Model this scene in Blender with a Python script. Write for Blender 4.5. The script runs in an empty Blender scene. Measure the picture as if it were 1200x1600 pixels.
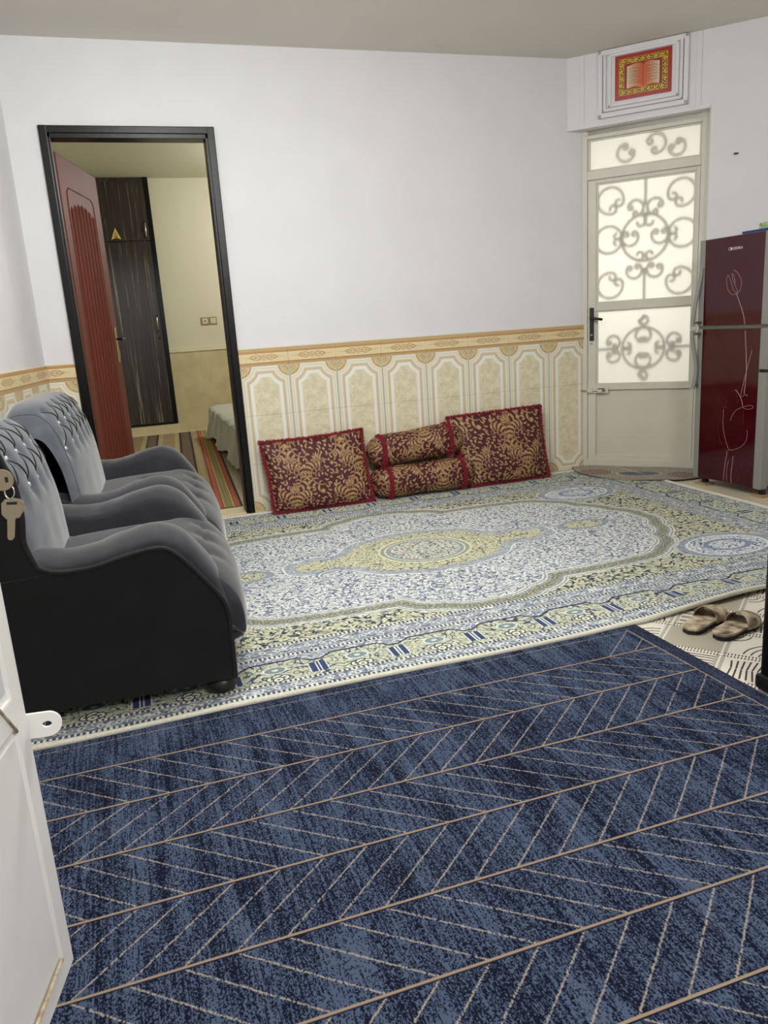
import bpy, bmesh, math, random
import numpy as np
from mathutils import Vector, Matrix
from mathutils.bvhtree import BVHTree

random.seed(7)
rng = np.random.default_rng(7)
C = bpy.context.scene.collection
scene = bpy.context.scene
PI = math.pi

# ---------------------------------------------------------------- camera
yaw, pitch, roll, focal = 0.3039, -0.2427, -0.0662, 1195.07
fwd = Vector((math.sin(yaw)*math.cos(pitch), math.cos(yaw)*math.cos(pitch), math.sin(pitch)))
rgt = Vector((math.cos(yaw), -math.sin(yaw), 0)); upv = rgt.cross(fwd)
r2 = math.cos(roll)*rgt + math.sin(roll)*upv
u2 = -math.sin(roll)*rgt + math.cos(roll)*upv
cam_d = bpy.data.cameras.new('camera'); cam = bpy.data.objects.new('camera', cam_d); C.objects.link(cam)
M = Matrix((r2, u2, -fwd)).transposed().to_4x4(); M.translation = Vector((0, -4.9069, 1.15))
cam.matrix_world = M
cam_d.sensor_fit = 'AUTO'; cam_d.sensor_width = 36; cam_d.lens = focal/1600*36
cam_d.clip_start = 0.05; cam_d.clip_end = 60
scene.camera = cam

# ---------------------------------------------------------------- world, lights, exposure
w = bpy.data.worlds.new('world'); scene.world = w; w.use_nodes = True
w.node_tree.nodes['Background'].inputs[0].default_value = (.75, .85, 1, 1)
w.node_tree.nodes['Background'].inputs[1].default_value = .35

def light(name, kind, loc, energy, color, size=.1, sy=None, target=None):
    d = bpy.data.lights.new(name, kind); o = bpy.data.objects.new(name, d); C.objects.link(o)
    o.location = loc; d.energy = energy; d.color = color
    if kind == 'AREA':
        d.shape = 'RECTANGLE'; d.size = size; d.size_y = sy or size
    else: d.shadow_soft_size = size
    if target is not None:
        o.rotation_euler = (Vector(target)-Vector(loc)).to_track_quat('-Z', 'Y').to_euler()
    return o
light('ceiling_bulb', 'POINT', (.45, -2.30, 2.46), 58, (.975, .995, 1), .14)
light('room_tube', 'AREA', (.9, -2.1, 2.70), 20, (.985, 1, .985), 1.3, .5, (.9, -2.1, 0))
light('camera_side_fill', 'AREA', (1.1, -5.9, 2.5), 48, (1, .995, .985), 1.2, .5, (.9, -3.6, .6))  # added soft fill from behind the camera, not a real lamp
light('bedroom_bulb', 'POINT', (2.1, 3.3, 2.55), 64, (1, .985, .97), .12)
light('porch_daylight', 'AREA', (4.25, .65, 1.55), 27, (1, .985, .95), .65, 1.1, (3.42, -.20, 1.35))
scene.view_settings.view_transform = 'Standard'; scene.view_settings.look = 'None'
scene.view_settings.exposure = 0.22; scene.view_settings.gamma = 1; scene.view_settings.use_curve_mapping = False

# ---------------------------------------------------------------- helpers
def lin(c):
    return tuple(((x/255)/12.92 if x/255 <= .04045 else ((x/255+.055)/1.055)**2.4) for x in c)

def nmat(name):
    m = bpy.data.materials.new(name); m.use_nodes = True
    nt = m.node_tree; b = nt.nodes['Principled BSDF']
    return m, nt, b

def mat(name, rgb, rough=.6, metal=0, noise=0, nscale=8, bump=0, bscale=120, coat=0, sheen=0, alt=None, stretch=None):
    m, nt, b = nmat(name)
    c = lin(rgb)
    b.inputs['Base Color'].default_value = (*c, 1); b.inputs['Roughness'].default_value = rough
    b.inputs['Metallic'].default_value = metal
    if coat: b.inputs['Coat Weight'].default_value = coat; b.inputs['Coat Roughness'].default_value = .04
    if sheen: b.inputs['Sheen Weight'].default_value = sheen; b.inputs['Sheen Roughness'].default_value = .35
    tc = nt.nodes.new('ShaderNodeTexCoord')
    src = tc.outputs['Object']
    if stretch:
        mp = nt.nodes.new('ShaderNodeMapping'); mp.inputs['Scale'].default_value = stretch
        nt.links.new(src, mp.inputs[0]); src = mp.outputs[0]
    n = nt.nodes.new('ShaderNodeTexNoise'); n.inputs['Scale'].default_value = nscale; n.inputs['Detail'].default_value = 5
    nt.links.new(src, n.inputs['Vector'])
    mx = nt.nodes.new('ShaderNodeMixRGB')
    a = lin(alt) if alt else tuple(x*.86 for x in c)
    mx.inputs[1].default_value = (*c, 1); mx.inputs[2].default_value = (*a, 1)
    mr = nt.nodes.new('ShaderNodeMapRange'); mr.inputs[1].default_value = .4; mr.inputs[2].default_value = .68
    mr.inputs[4].default_value = noise if not alt else 1
    nt.links.new(n.outputs[0], mr.inputs[0]); nt.links.new(mr.outputs[0], mx.inputs[0])
    nt.links.new(mx.outputs[0], b.inputs['Base Color'])
    if bump:
        n2 = nt.nodes.new('ShaderNodeTexNoise'); n2.inputs['Scale'].default_value = bscale; n2.inputs['Detail'].default_value = 3
        nt.links.new(src, n2.inputs['Vector'])
        bp = nt.nodes.new('ShaderNodeBump'); bp.inputs['Strength'].default_value = bump; bp.inputs['Distance'].default_value = .004
        nt.links.new(n2.outputs[0], bp.inputs['Height']); nt.links.new(bp.outputs[0], b.inputs['Normal'])
    return m

def image_mat(name, arr, rough=.7, bump=.0, dist=.002, coat=0, sheen=0, fine=0):
    """arr: (h, w, 3) sRGB 0..1, row 0 at the bottom; a pattern computed in this script"""
    h, wd = arr.shape[:2]
    im = bpy.data.images.new(name+'_pattern', wd, h)
    px = np.ones((h, wd, 4), np.float32); px[..., :3] = np.clip(arr, 0, 1)
    im.pixels.foreach_set(px.ravel()); im.update(); im.pack()
    m, nt, b = nmat(name)
    t = nt.nodes.new('ShaderNodeTexImage'); t.image = im; t.interpolation = 'Linear'
    uv = nt.nodes.new('ShaderNodeUVMap'); uv.uv_map = 'UVMap'
    nt.links.new(uv.outputs[0], t.inputs[0]); nt.links.new(t.outputs[0], b.inputs['Base Color'])
    b.inputs['Roughness'].default_value = rough
    if coat: b.inputs['Coat Weight'].default_value = coat; b.inputs['Coat Roughness'].default_value = .06
    if sheen: b.inputs['Sheen Weight'].default_value = sheen
    if bump:
        bp = nt.nodes.new('ShaderNodeBump'); bp.inputs['Strength'].default_value = bump; bp.inputs['Distance'].default_value = dist
        nt.links.new(t.outputs[0], bp.inputs['Height']); nt.links.new(bp.outputs[0], b.inputs['Normal'])
    return m

class MB:
    def __init__(s): s.v = []; s.f = []; s.uv = []; s.sm = []
    def add(s, vs, fs, uvs=None, smooth=False):
        o = len(s.v); s.v += [tuple(v) for v in vs]; s.f += [tuple(i+o for i in f) for f in fs]
        s.uv += list(uvs) if uvs is not None else [(0, 0)]*len(vs); s.sm += [smooth]*len(fs); return s
    def box(s, x0, x1, y0, y1, z0, z1, bev=0, fr=None):
        """fr: optional function (a,b,c)->world point"""
        if bev:
            bm = bmesh.new(); bmesh.ops.create_cube(bm, size=1)
            for v in bm.verts: v.co = Vector(((x0+x1)/2+v.co.x*(x1-x0), (y0+y1)/2+v.co.y*(y1-y0), (z0+z1)/2+v.co.z*(z1-z0)))
            bmesh.ops.bevel(bm, geom=bm.edges[:], offset=bev, segments=2, affect='EDGES', profile=.7)
            vs = [v.co.copy() for v in bm.verts]; fs = [[v.index for v in f.verts] for f in bm.faces]; bm.free()
        else:
            vs = [(x, y, z) for x in (x0, x1) for y in (y0, y1) for z in (z0, z1)]
            fs = [(0, 1, 3, 2), (4, 6, 7, 5), (0, 4, 5, 1), (2, 3, 7, 6), (0, 2, 6, 4), (1, 5, 7, 3)]
        if fr: vs = [fr(*v) for v in vs]
        return s.add(vs, fs)
    def tube(s, pts, r, n=8, closed=False, cap=True):
        pts = [Vector(p) for p in pts]; k = len(pts); rs = r if hasattr(r, '__len__') else [r]*k
        vs = []; prev = None
        for i, p in enumerate(pts):
            t = (pts[(i+1) % k]-pts[i-1]) if closed else (pts[min(i+1, k-1)]-pts[max(i-1, 0)])
            t.normalize()
            if prev is None:
                a = Vector((0, 0, 1)) if abs(t.z) < .9 else Vector((1, 0, 0)); nrm = t.cross(a).normalized()
            else: nrm = (prev-t*prev.dot(t)).normalized()
            prev = nrm; bn = t.cross(nrm)
            for j in range(n):
                a = 2*PI*j/n; vs.append(p+(nrm*math.cos(a)+bn*math.sin(a))*rs[i])
        fs = []
        for i in range(k if closed else k-1):
            for j in range(n):
                a = i*n+j; b = i*n+(j+1) % n; c = ((i+1) % k)*n+(j+1) % n; d = ((i+1) % k)*n+j
                fs.append((a, d, c, b))
        if cap and not closed: fs.append(tuple(range(n))); fs.append(tuple(reversed(range((k-1)*n, k*n))))
        return s.add(vs, fs, smooth=True)
    def lathe(s, prof, cx, cy, n=20, fr=None):
        vs = []
        for r, z in prof:
            for j in range(n):
                a = 2*PI*j/n; vs.append((cx+r*math.cos(a), cy+r*math.sin(a), z))
        k = len(prof); fs = [(i*n+j, i*n+(j+1) % n, (i+1)*n+(j+1) % n, (i+1)*n+j) for i in range(k-1) for j in range(n)]
        fs.append(tuple(reversed(range(n)))); fs.append(tuple(range((k-1)*n, k*n)))
        if fr: vs = [fr(*v) for v in vs]
        return s.add(vs, fs, smooth=True)
    def grid(s, fn, nu, nv, smooth=True, wrapu=False):
        """fn(a,b) a,b in 0..1 -> (point, uv)"""
        vs = []; uvs = []
        for i in range(nu+1):
            for j in range(nv+1):
                p, q = fn(i/nu, j/nv); vs.append(p); uvs.append(q)
        fs = [(i*(nv+1)+j, (i+1)*(nv+1)+j, (i+1)*(nv+1)+j+1, i*(nv+1)+j+1) for i in range(nu) for j in range(nv)]
        return s.add(vs, fs, uvs, smooth)
    def prism(s, poly, c0, c1, fr):
        """poly of (a,b), extruded from c0 to c1; fr(a,b,c)->world"""
        n = len(poly); vs = [fr(a, b, c0) for a, b in poly]+[fr(a, b, c1) for a, b in poly]
        fs = [tuple(range(n)), tuple(reversed(range(n, 2*n)))]+[(i, i+n, (i+1) % n+n, (i+1) % n) for i in range(n)]
        return s.add(vs, fs)
    def build(s, name, m, parent=None, recalc=True):
        me = bpy.data.meshes.new(name); me.from_pydata([tuple(v) for v in s.v], [], s.f)
        uvl = me.uv_layers.new(name='UVMap'); idx = np.empty(len(me.loops), np.int32); me.loops.foreach_get('vertex_index', idx)
        uvl.data.foreach_set('uv', np.array(s.uv, np.float32)[idx].ravel())
        me.polygons.foreach_set('use_smooth', s.sm)
        if recalc:
            bm = bmesh.new(); bm.from_mesh(me); bmesh.ops.recalc_face_normals(bm, faces=bm.faces[:]); bm.to_mesh(me); bm.free()
        if m: me.materials.append(m)
        o = bpy.data.objects.new(name, me); C.objects.link(o)
        if parent: o.parent = parent; o.matrix_parent_inverse = Matrix.Translation(-parent.location)
        return o

def thing(name, label, cat, loc=(0, 0, 0), group=None):
    o = bpy.data.objects.new(name, None); C.objects.link(o); o.location = loc; o.empty_display_size = .05
    o['label'] = label; o['category'] = cat
    if group: o['group'] = group
    return o
def tag(o, label, cat, group=None):
    o['label'] = label; o['category'] = cat
    if group: o['group'] = group
    return o
def struct(o, label=None, cat=None):
    o['kind'] = 'structure'
    if label: o['label'] = label
    if cat: o['category'] = cat
    return o
def sempty(name, loc=(0, 0, 0)):
    o = bpy.data.objects.new(name, None); C.objects.link(o); o.location = loc; o['kind'] = 'structure'; return o

def frame(O, ang):
    """local (d along, n normal towards the room, z) -> world"""
    dx, dy = math.cos(ang), math.sin(ang)
    def f(d, n, z): return (O[0]+dx*d+dy*n, O[1]+dy*d-dx*n, z)
    return f
def catmull(P, n=8):
    P = [Vector(p) for p in P]; out = []
    for i in range(len(P)-1):
        p0 = P[max(i-1, 0)]; p1 = P[i]; p2 = P[i+1]; p3 = P[min(i+2, len(P)-1)]
        for k in range(n):
            t = k/n
            out.append(.5*((2*p1)+(p2-p0)*t+(2*p0-5*p1+4*p2-p3)*t*t+(3*p1-p0-3*p2+p3)*t**3))
    out.append(P[-1]); return out

# ---------------------------------------------------------------- pattern painting (numpy)
def canvas(h, wd, c): a = np.empty((h, wd, 3), np.float32); a[:] = np.array(c)/255; return a
def disc(a, x, y, r, c):
    h, wd = a.shape[:2]; x0 = max(int(x-r-1), 0); x1 = min(int(x+r+2), wd); y0 = max(int(y-r-1), 0); y1 = min(int(y+r+2), h)
    if x0 >= x1 or y0 >= y1: return
    yy, xx = np.mgrid[y0:y1, x0:x1]; m = np.clip(r+.5-np.hypot(xx-x, yy-y), 0, 1)[..., None]
    a[y0:y1, x0:x1] = a[y0:y1, x0:x1]*(1-m)+np.array(c, np.float32)/255*m
def stroke(a, pts, w0, w1, c, mid=None):
    P = [np.array(p, float) for p in pts]; L = [np.hypot(*(P[i+1]-P[i])) for i in range(len(P)-1)]; T = sum(L)+1e-9; acc = 0
    for i in range(len(P)-1):
        n = max(1, int(L[i]/max(.6, min(w0, w1 if w1 > .5 else w0)*.35)))
        for k in range(n+1):
            t = (acc+L[i]*k/n)/T; wv = w0*(1-t)+w1*t
            if mid: wv += mid*4*t*(1-t)
            p = P[i]+(P[i+1]-P[i])*k/n; disc(a, p[0], p[1], max(wv/2, .35), c)
        acc += L[i]
def spiral(cx, cy, R, a0, turns, r1=.15, n=40, flip=1):
    return [(cx+R*(1-(1-r1)*t)*math.cos(a0+flip*turns*2*PI*t), cy+R*(1-(1-r1)*t)*math.sin(a0+flip*turns*2*PI*t)) for t in [i/n for i in range(n+1)]]
def worm(h, wd, lam, seed, bw=.22):
    r = np.random.default_rng(seed); f = np.fft.rfft2(r.standard_normal((h, wd)))
    ky = np.fft.fftfreq(h)[:, None]; kx = np.fft.rfftfreq(wd)[None]; k = np.hypot(kx, ky); k0 = 1/lam
    o = np.fft.irfft2(f*np.exp(-((k-k0)/(bw*k0))**2), (h, wd)); return (o/o.std()).astype(np.float32)
def smoothn(h, wd, lx, ly, seed):
    r = np.random.default_rng(seed); f = np.fft.rfft2(r.standard_normal((h, wd)))
    ky = np.fft.fftfreq(h)[:, None]; kx = np.fft.rfftfreq(wd)[None]
    o = np.fft.irfft2(f*np.exp(-(kx*lx)**2-(ky*ly)**2), (h, wd)); return (o/o.std()).astype(np.float32)
def blend(a, m, c): m = np.clip(m, 0, 1)[..., None]; a[:] = a*(1-m)+(np.array(c, np.float32)/255)*m
def polydist(X, Y, poly):
    """signed distance (negative inside) to a closed polygon"""
    d = np.full(X.shape, 1e9, np.float32); inside = np.zeros(X.shape, bool); n = len(poly)
    for i in range(n):
        ax, ay = poly[i]; bx, by = poly[(i+1) % n]; ex, ey = bx-ax, by-ay; l2 = ex*ex+ey*ey+1e-12
        t = np.clip(((X-ax)*ex+(Y-ay)*ey)/l2, 0, 1); d = np.minimum(d, (X-ax-t*ex)**2+(Y-ay-t*ey)**2)
        if ay != by:
            cnd = ((ay > Y) != (by > Y)) & (X < (bx-ax)*(Y-ay)/(by-ay)+ax); inside ^= cnd
    return np.where(inside, -1, 1)*np.sqrt(d)
def arcs(P, bulge, n=6):
    """join cusps with outward bulging arcs; P ordered; bulge per segment"""
    out = []
    for i in range(len(P)-1):
        a = np.array(P[i], float); b = np.array(P[i+1], float); e = b-a; nrm = np.array((-e[1], e[0]))
        for k in range(n):
            t = k/n; out.append(tuple(a+e*t+nrm*bulge[i]*4*t*(1-t)))
    out.append(tuple(P[-1])); return out

# big oriental rug ------------------------------------------------------------
RC = (1.31, -1.385); RU, RV = 1.965, 1.275
def rug_pattern():
    res = .0024; wd = int(2*RU/res); h = int(2*RV/res)
    u = (np.arange(wd)+.5)*res-RU; v = (np.arange(h)+.5)*res-RV; U, V = np.meshgrid(u, v); U = U.astype(np.float32); V = V.astype(np.float32)
    AU, AV = np.abs(U), np.abs(V)
    n1 = worm(h, wd, 17, 1, .33); n2 = worm(h, wd, 15, 2, .33); n3 = worm(h, wd, 7.5, 3, .4); n5 = worm(h, wd, 21, 5, .3)
    YEL = (200, 200, 172); NAVY = (66, 72, 98); GB = (146, 152, 168); WH = (222, 223, 226); SAGE = (150, 160, 148)
    def vine(n, o, wv): return np.clip((wv-np.abs(n-o))/wv*2.2, 0, 1)
    a = canvas(h, wd, YEL)
    blend(a, vine(n2, .9, .35)*.7, (150, 158, 140)); blend(a, np.clip(vine(n1, .35, .62)*1.5, 0, 1)*np.clip(n5*1.5+1.7, 0, 1), (54, 60, 84)); blend(a, vine(n2, -.7, .22)*.8, (96, 102, 116)); blend(a, np.clip((n3-1.5)*3, 0, 1), (232, 230, 208))
    # white medallion field (quadrant outline)
    Pq = [(0, .80), (.20, .745), (.34, .63), (.80, .61), (1.0, .52), (1.10, .36), (1.21, .18), (1.27, 0)]
    q = arcs(Pq, [-.0-.16, -.17, 0, -.10, -.16, -.16, -.16] if False else [.13, .16, .02, .12, .15, .15, .15])
    poly = [p for p in q]+[(p[0], -p[1]) for p in reversed(q[:-1])]
    poly = poly+[(-p[0], -p[1]) for p in q[1:]]+[(-p[0], p[1]) for p in reversed(q[1:-1])]
    sub = 2; sd = polydist(AU[::sub, ::sub], AV[::sub, ::sub], poly); sd = np.repeat(np.repeat(sd, sub, 0), sub, 1)[:h, :wd]
    wf = sd < 0
    white = canvas(h, wd, WH)
    blend(white, vine(n1, .25, .48)*.9, (116, 124, 148)); blend(white, vine(n2, -.6, .26)*.7, (150, 156, 158)); blend(white, vine(n2, 1.1, .42)*.9, (72, 80, 110)); blend(white, np.clip((n3-1.7)*3, 0, 1)*.6, (120, 128, 130))
    # flowers scattered on the white field
    for _ in range(900):
        x = rng.uniform(0, wd); y = rng.uniform(0, h); r = rng.uniform(3.4, 5.4); col = [(118, 126, 152), (178, 180, 164), (104, 112, 130)][rng.integers(3)]
        for k in range(6): disc(white, x+r*math.cos(k*PI/3), y+r*math.sin(k*PI/3), r*.42, col)
        disc(white, x, y, r*.4, (214, 214, 190))
    a[wf] = white[wf]
    band = np.abs(sd-.036) < .058
    a[band] = np.array((138, 143, 148))/255
    blend(a, (band & (np.abs(n3) > .9)).astype(np.float32), (176, 180, 178))
    for o in (-.018, -.002, .074, .090): blend(a, (np.abs(sd-o) < .0032).astype(np.float32), (224, 225, 220))
    blend(a, (np.abs(sd-.036) < .016).astype(np.float32), (120, 122, 112)); blend(a, ((np.abs(sd-.036) < .013) & (n3 > .4)).astype(np.float32), (178, 176, 150))
    # centre medallion
    Pm = [(0, .345), (.22, .30), (.38, .19), (.50, .105), (.62, .10), (.72, 0)]
    qm = arcs(Pm, [.10, .12, -.14, .25, .30]); pm = [p for p in qm]+[(p[0], -p[1]) for p in reversed(qm[:-1])]
    pm = pm+[(-p[0], -p[1]) for p in qm[1:]]+[(-p[0], p[1]) for p in reversed(qm[1:-1])]
    sm = polydist(U[::sub, ::sub], V[::sub, ::sub], pm); sm = np.repeat(np.repeat(sm, sub, 0), sub, 1)[:h, :wd]
    ye = canvas(h, wd, (200, 198, 170)); blend(ye, vine(n1, .35, .44)*.9, (88, 92, 100)); blend(ye, vine(n2, .9, .3)*.6, (150, 152, 130)); blend(ye, np.clip((n3-1.5)*3, 0, 1), (228, 226, 210))
    a[sm < 0] = ye[sm < 0]
    blend(a, (np.abs(sm+.018) < .026).astype(np.float32), GB); blend(a, ((np.abs(sm+.018) < .024) & (np.abs(n3) > 1)).astype(np.float32), (196, 200, 208)); blend(a, (np.abs(sm-.012) < .004).astype(np.float32), (222, 224, 224))
    rr = np.hypot(U/1.12, V); inn = rr < .17; a[inn] = (white[inn]*.55+ye[inn]*.45)
    blend(a, (np.abs(rr-.185) < .020).astype(np.float32), (150, 156, 164)); blend(a, (np.abs(rr-.185) < .004).astype(np.float32), (216, 214, 180)); blend(a, (np.abs(rr-.213) < .006).astype(np.float32), (214, 212, 176))
    # small cartouches beside the medallion
    for s in (-1, 1):
        e = np.hypot((U-s*.93)/.13, V/.075); a[e < 1] = ye[e < 1]; blend(a, (np.abs(e-1) < .14).astype(np.float32), GB)
        curl = [((s*(.60+.10*math.cos(t)) + RU)/res, (g*(.13+.06*math.sin(t))+RV)/res) for g in (1,) for t in np.linspace(-1, 3.6, 24)]
        for g in (1, -1):
            curl = [((s*(.52+.075*(1-t/7)*math.cos(t))+RU)/res, (g*(.165+.055*(1-t/7)*math.sin(t))+RV)/res) for t in np.linspace(-2, 4.5, 26)]
            stroke(a, curl, 17, 7, (128, 136, 158)); stroke(a, curl, 5, 3, (214, 216, 216))
    # corner medallions
    eo = np.hypot((AU-1.30)/.235, (AV-.665)/.165)
    bl = canvas(h, wd, (212, 216, 222)); blend(bl, vine(n1, .4, .4), (76, 84, 118)); blend(bl, vine(n2, -.4, .3)*.6, (140, 148, 170)); m = eo < 1; a[m] = bl[m]
    blend(a, (np.abs(eo-.98) < .08).astype(np.float32)*.75, (140, 148, 172)); blend(a, (np.abs(eo-.86) < .025).astype(np.float32), (214, 218, 226)); blend(a, (np.abs(eo-1.12) < .04).astype(np.float32), (186, 190, 196))
    blend(a, (np.abs(eo-.45) < .06).astype(np.float32), (130, 140, 170))
    # borders
    ev = RV-AV; eu = RU-AU; e = np.minimum(ev, eu); p = np.where(ev < eu, U, V)
    m = e < .415; a[m] = np.array((150, 156, 168))/255
    def ring(lo, hi): return (e >= lo) & (e < hi)
    for lo, hi in ((.022, .105), (.300, .415)):
        r = ring(lo, hi); blend(a, r*vine(n1, .2, .5), (212, 214, 214)); blend(a, r*vine(n2, .5, .3)*.9, (98, 106, 130))
        c = (lo+hi)/2; wv = c+.022*np.sin(p*2*PI/.11); blend(a, (r & (np.abs(e-wv) < .004)).astype(np.float32), (92, 100, 124))
        dd = np.hypot(((p+.0275) % .055)-.0275, e-c); blend(a, (dd < .012).astype(np.float32), (206, 208, 204)); blend(a, (dd < .005).astype(np.float32), (100, 108, 136))
    for lo, hi in ((.024, .038), (.088, .104), (.298, .314), (.398, .414)):
        r = ring(lo, hi); chk = (np.floor(p/.0085).astype(int) % 2) == 0; a[r & chk] = np.array((214, 215, 200))/255; a[r & ~chk] = np.array((74, 80, 104))/255
    r = ring(.104, .298); yb = canvas(h, wd, (190, 192, 168)); blend(yb, vine(n2, -.6, .35)*.8, (140, 148, 160)); blend(yb, vine(n1, .45, .40), NAVY); blend(yb, np.clip((n3-1.4)*3, 0, 1), (226, 226, 212)); a[r] = yb[r]
    q_ = ((p-.04) % .295)/.295; tri = np.interp(q_, [0, .12, .30, .88, 1], [.225, .225, .262, .262, .225])
    up = r & (e > tri); gb = canvas(h, wd, (154, 160, 174)); blend(gb, vine(n1, .2, .5), (216, 218, 220)); blend(gb, vine(n2, .6, .3), (94, 102, 124)); a[up] = gb[up]
    blend(a, (r & (np.abs(e-tri) < .0045)).astype(np.float32), (44, 48, 66))
    pc = ((p-.04+.1475) % .295)-.1475-.018
    blk = (np.abs(pc) < .034) & (e > .128) & (e < .205); a[blk] = np.array((62, 74, 108))/255
    for o in (-.031, -.006, .006, .031): a[blk & (np.abs(pc-o) < .0028)] = np.array((214, 218, 220))/255
    pc2 = ((p-.04) % .295)-.165
    t = np.hypot(pc2/.040, (e-.196)/.026); blend(a, (t < 1).astype(np.float32), (122, 142, 150)); blend(a, (np.abs(t-1) < .12).astype(np.float32), (206, 210, 206)); blend(a, (t < .3).astype(np.float32), (214, 216, 200))
    for ox, oe, rd in ((-.022, .130, .018), (.0, .138, .02), (.022, .130, .018), (0, .12, .018)):
        t = np.hypot(pc2-ox, e-oe)/rd; blend(a, (t < 1).astype(np.float32), (222, 222, 204)); blend(a, (np.abs(t-1) < .13).astype(np.float32), (58, 62, 84)); blend(a, (t < .35).astype(np.float32), (116, 122, 128))
    a[e < .022] = np.array((214, 211, 194))/255
    a *= (1+.05*smoothn(h, wd, 3, 3, 9))[..., None]*np.array((1.0, 1.0, .968), np.float32)
    return a

# navy rug ----------------------------------------------------------------------
BX0, BX1, BY0, BY1 = -1.05, 1.655, -4.80, -2.668
def blue_pattern():
    res = .0016; wd = int((BX1-BX0)/res); h = int((BY1-BY0)/res)
    def cells(cw, ch, seed):
        r = np.random.default_rng(seed).random((h//ch+1, wd//cw+1)).astype(np.float32); return np.repeat(np.repeat(r, ch, 0), cw, 1)[:h, :wd]
    x = (np.arange(wd)+.5)*res+BX0; y = (np.arange(h)+.5)*res+BY0
    X, Y = np.meshgrid(x, y)
    st = smoothn(h, wd, 5, 260, 11)*.55+smoothn(h, wd, 40, 160, 12)*.55+smoothn(h, wd, 1.5, 120, 15)*.35
    prob = np.clip(.52+.15*st, .06, .94)
    c1 = cells(1, 2, 13)*.6+cells(2, 3, 14)*.4
    c1 = (c1-c1.min())/(c1.max()-c1.min())
    m = (c1 < prob)
    a = canvas(h, wd, (17, 21, 37)); lt = canvas(h, wd, (74, 85, 106)); mid = np.clip(.5+.5*smoothn(h, wd, 30, 80, 16), 0, 1)[..., None]
    lt = lt*(1-mid*.45)+np.array((64, 78, 104))/255*mid*.45; a[m] = lt[m]
    streak = smoothn(h, wd, 1.2, 60, 17); a[streak > 1.75] = np.array((20, 24, 46))/255
    TAN = (152, 141, 126); TAN2 = (148, 129, 107)
    px = lambda xx, yy: ((xx-BX0)/res, (yy-BY0)/res)
    ys = [-2.857-.1975*k for k in range(-1, 10)]; xl = 1.60
    off = .0; sp = .0995; base = .518
    def jag(p, q, wv, col, jit):
        n = int(math.hypot((q[0]-p[0]), (q[1]-p[1]))/.0028)
        for i in range(n):
            t = i/n; xx = p[0]+(q[0]-p[0])*t+rng.normal(0, jit); yy = p[1]+(q[1]-p[1])*t
            if rng.random() < .88: X_, Y_ = px(xx, yy); disc(a, X_, Y_, wv*rng.uniform(.7, 1.15), col)
    kd = 3                                     # index of spine d (y=-3.252)
    # lattice offset on every spine so that slanted lines join node to node
    offs = {kd: 1.020}
    for k in range(kd, 11): offs[k+1] = offs[k]+(.237 if (k-kd) % 2 == 0 else -.23)
    for k in range(kd, 0, -1): offs[k-1] = offs[k]-(.237 if (k-1-kd) % 2 == 0 else -.23)
    for k in range(0, 10):
        y0 = ys[k]; y1 = ys[k+1]; dx = offs[k+1]-offs[k]
        for i in range(-34, 24):
            xa = offs[k]+i*sp; xb = xa+dx
            if xa > xl and xb > xl: continue
            pa, pb = (xa, y0), (xb, y1)
            if xa > xl: t = (xl-xa)/(xb-xa); pa = (xl, y0+(y1-y0)*t)
            if xb > xl: t = (xl-xa)/(xb-xa); pb = (xl, y0+(y1-y0)*t)
            if pa[1] > BY1: continue
            jag(pa, pb, 1.3, TAN, .0011)
    for k in range(1, 11):
        stroke(a, [px(BX0, ys[k]-.0015), px(xl, ys[k]-.0015)], 4.6, 4.6, (18, 22, 42))
        stroke(a, [px(BX0, ys[k]+.001), px(xl, ys[k]+.001)], 3.9, 3.9, TAN2)
    jag((BX0, -2.705), (xl, -2.705), 1.1, TAN, .0006); stroke(a, [px(xl, BY0), px(xl, -2.705)], 2.4, 2.4, TAN2)
    a[:, int((xl+.008-BX0)/res):] *= .78
    for q in (.016, .026): 
        i = int((xl+q-BX0)/res); a[:, i:i+2] = np.array((54, 62, 92))/255
    return a

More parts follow.
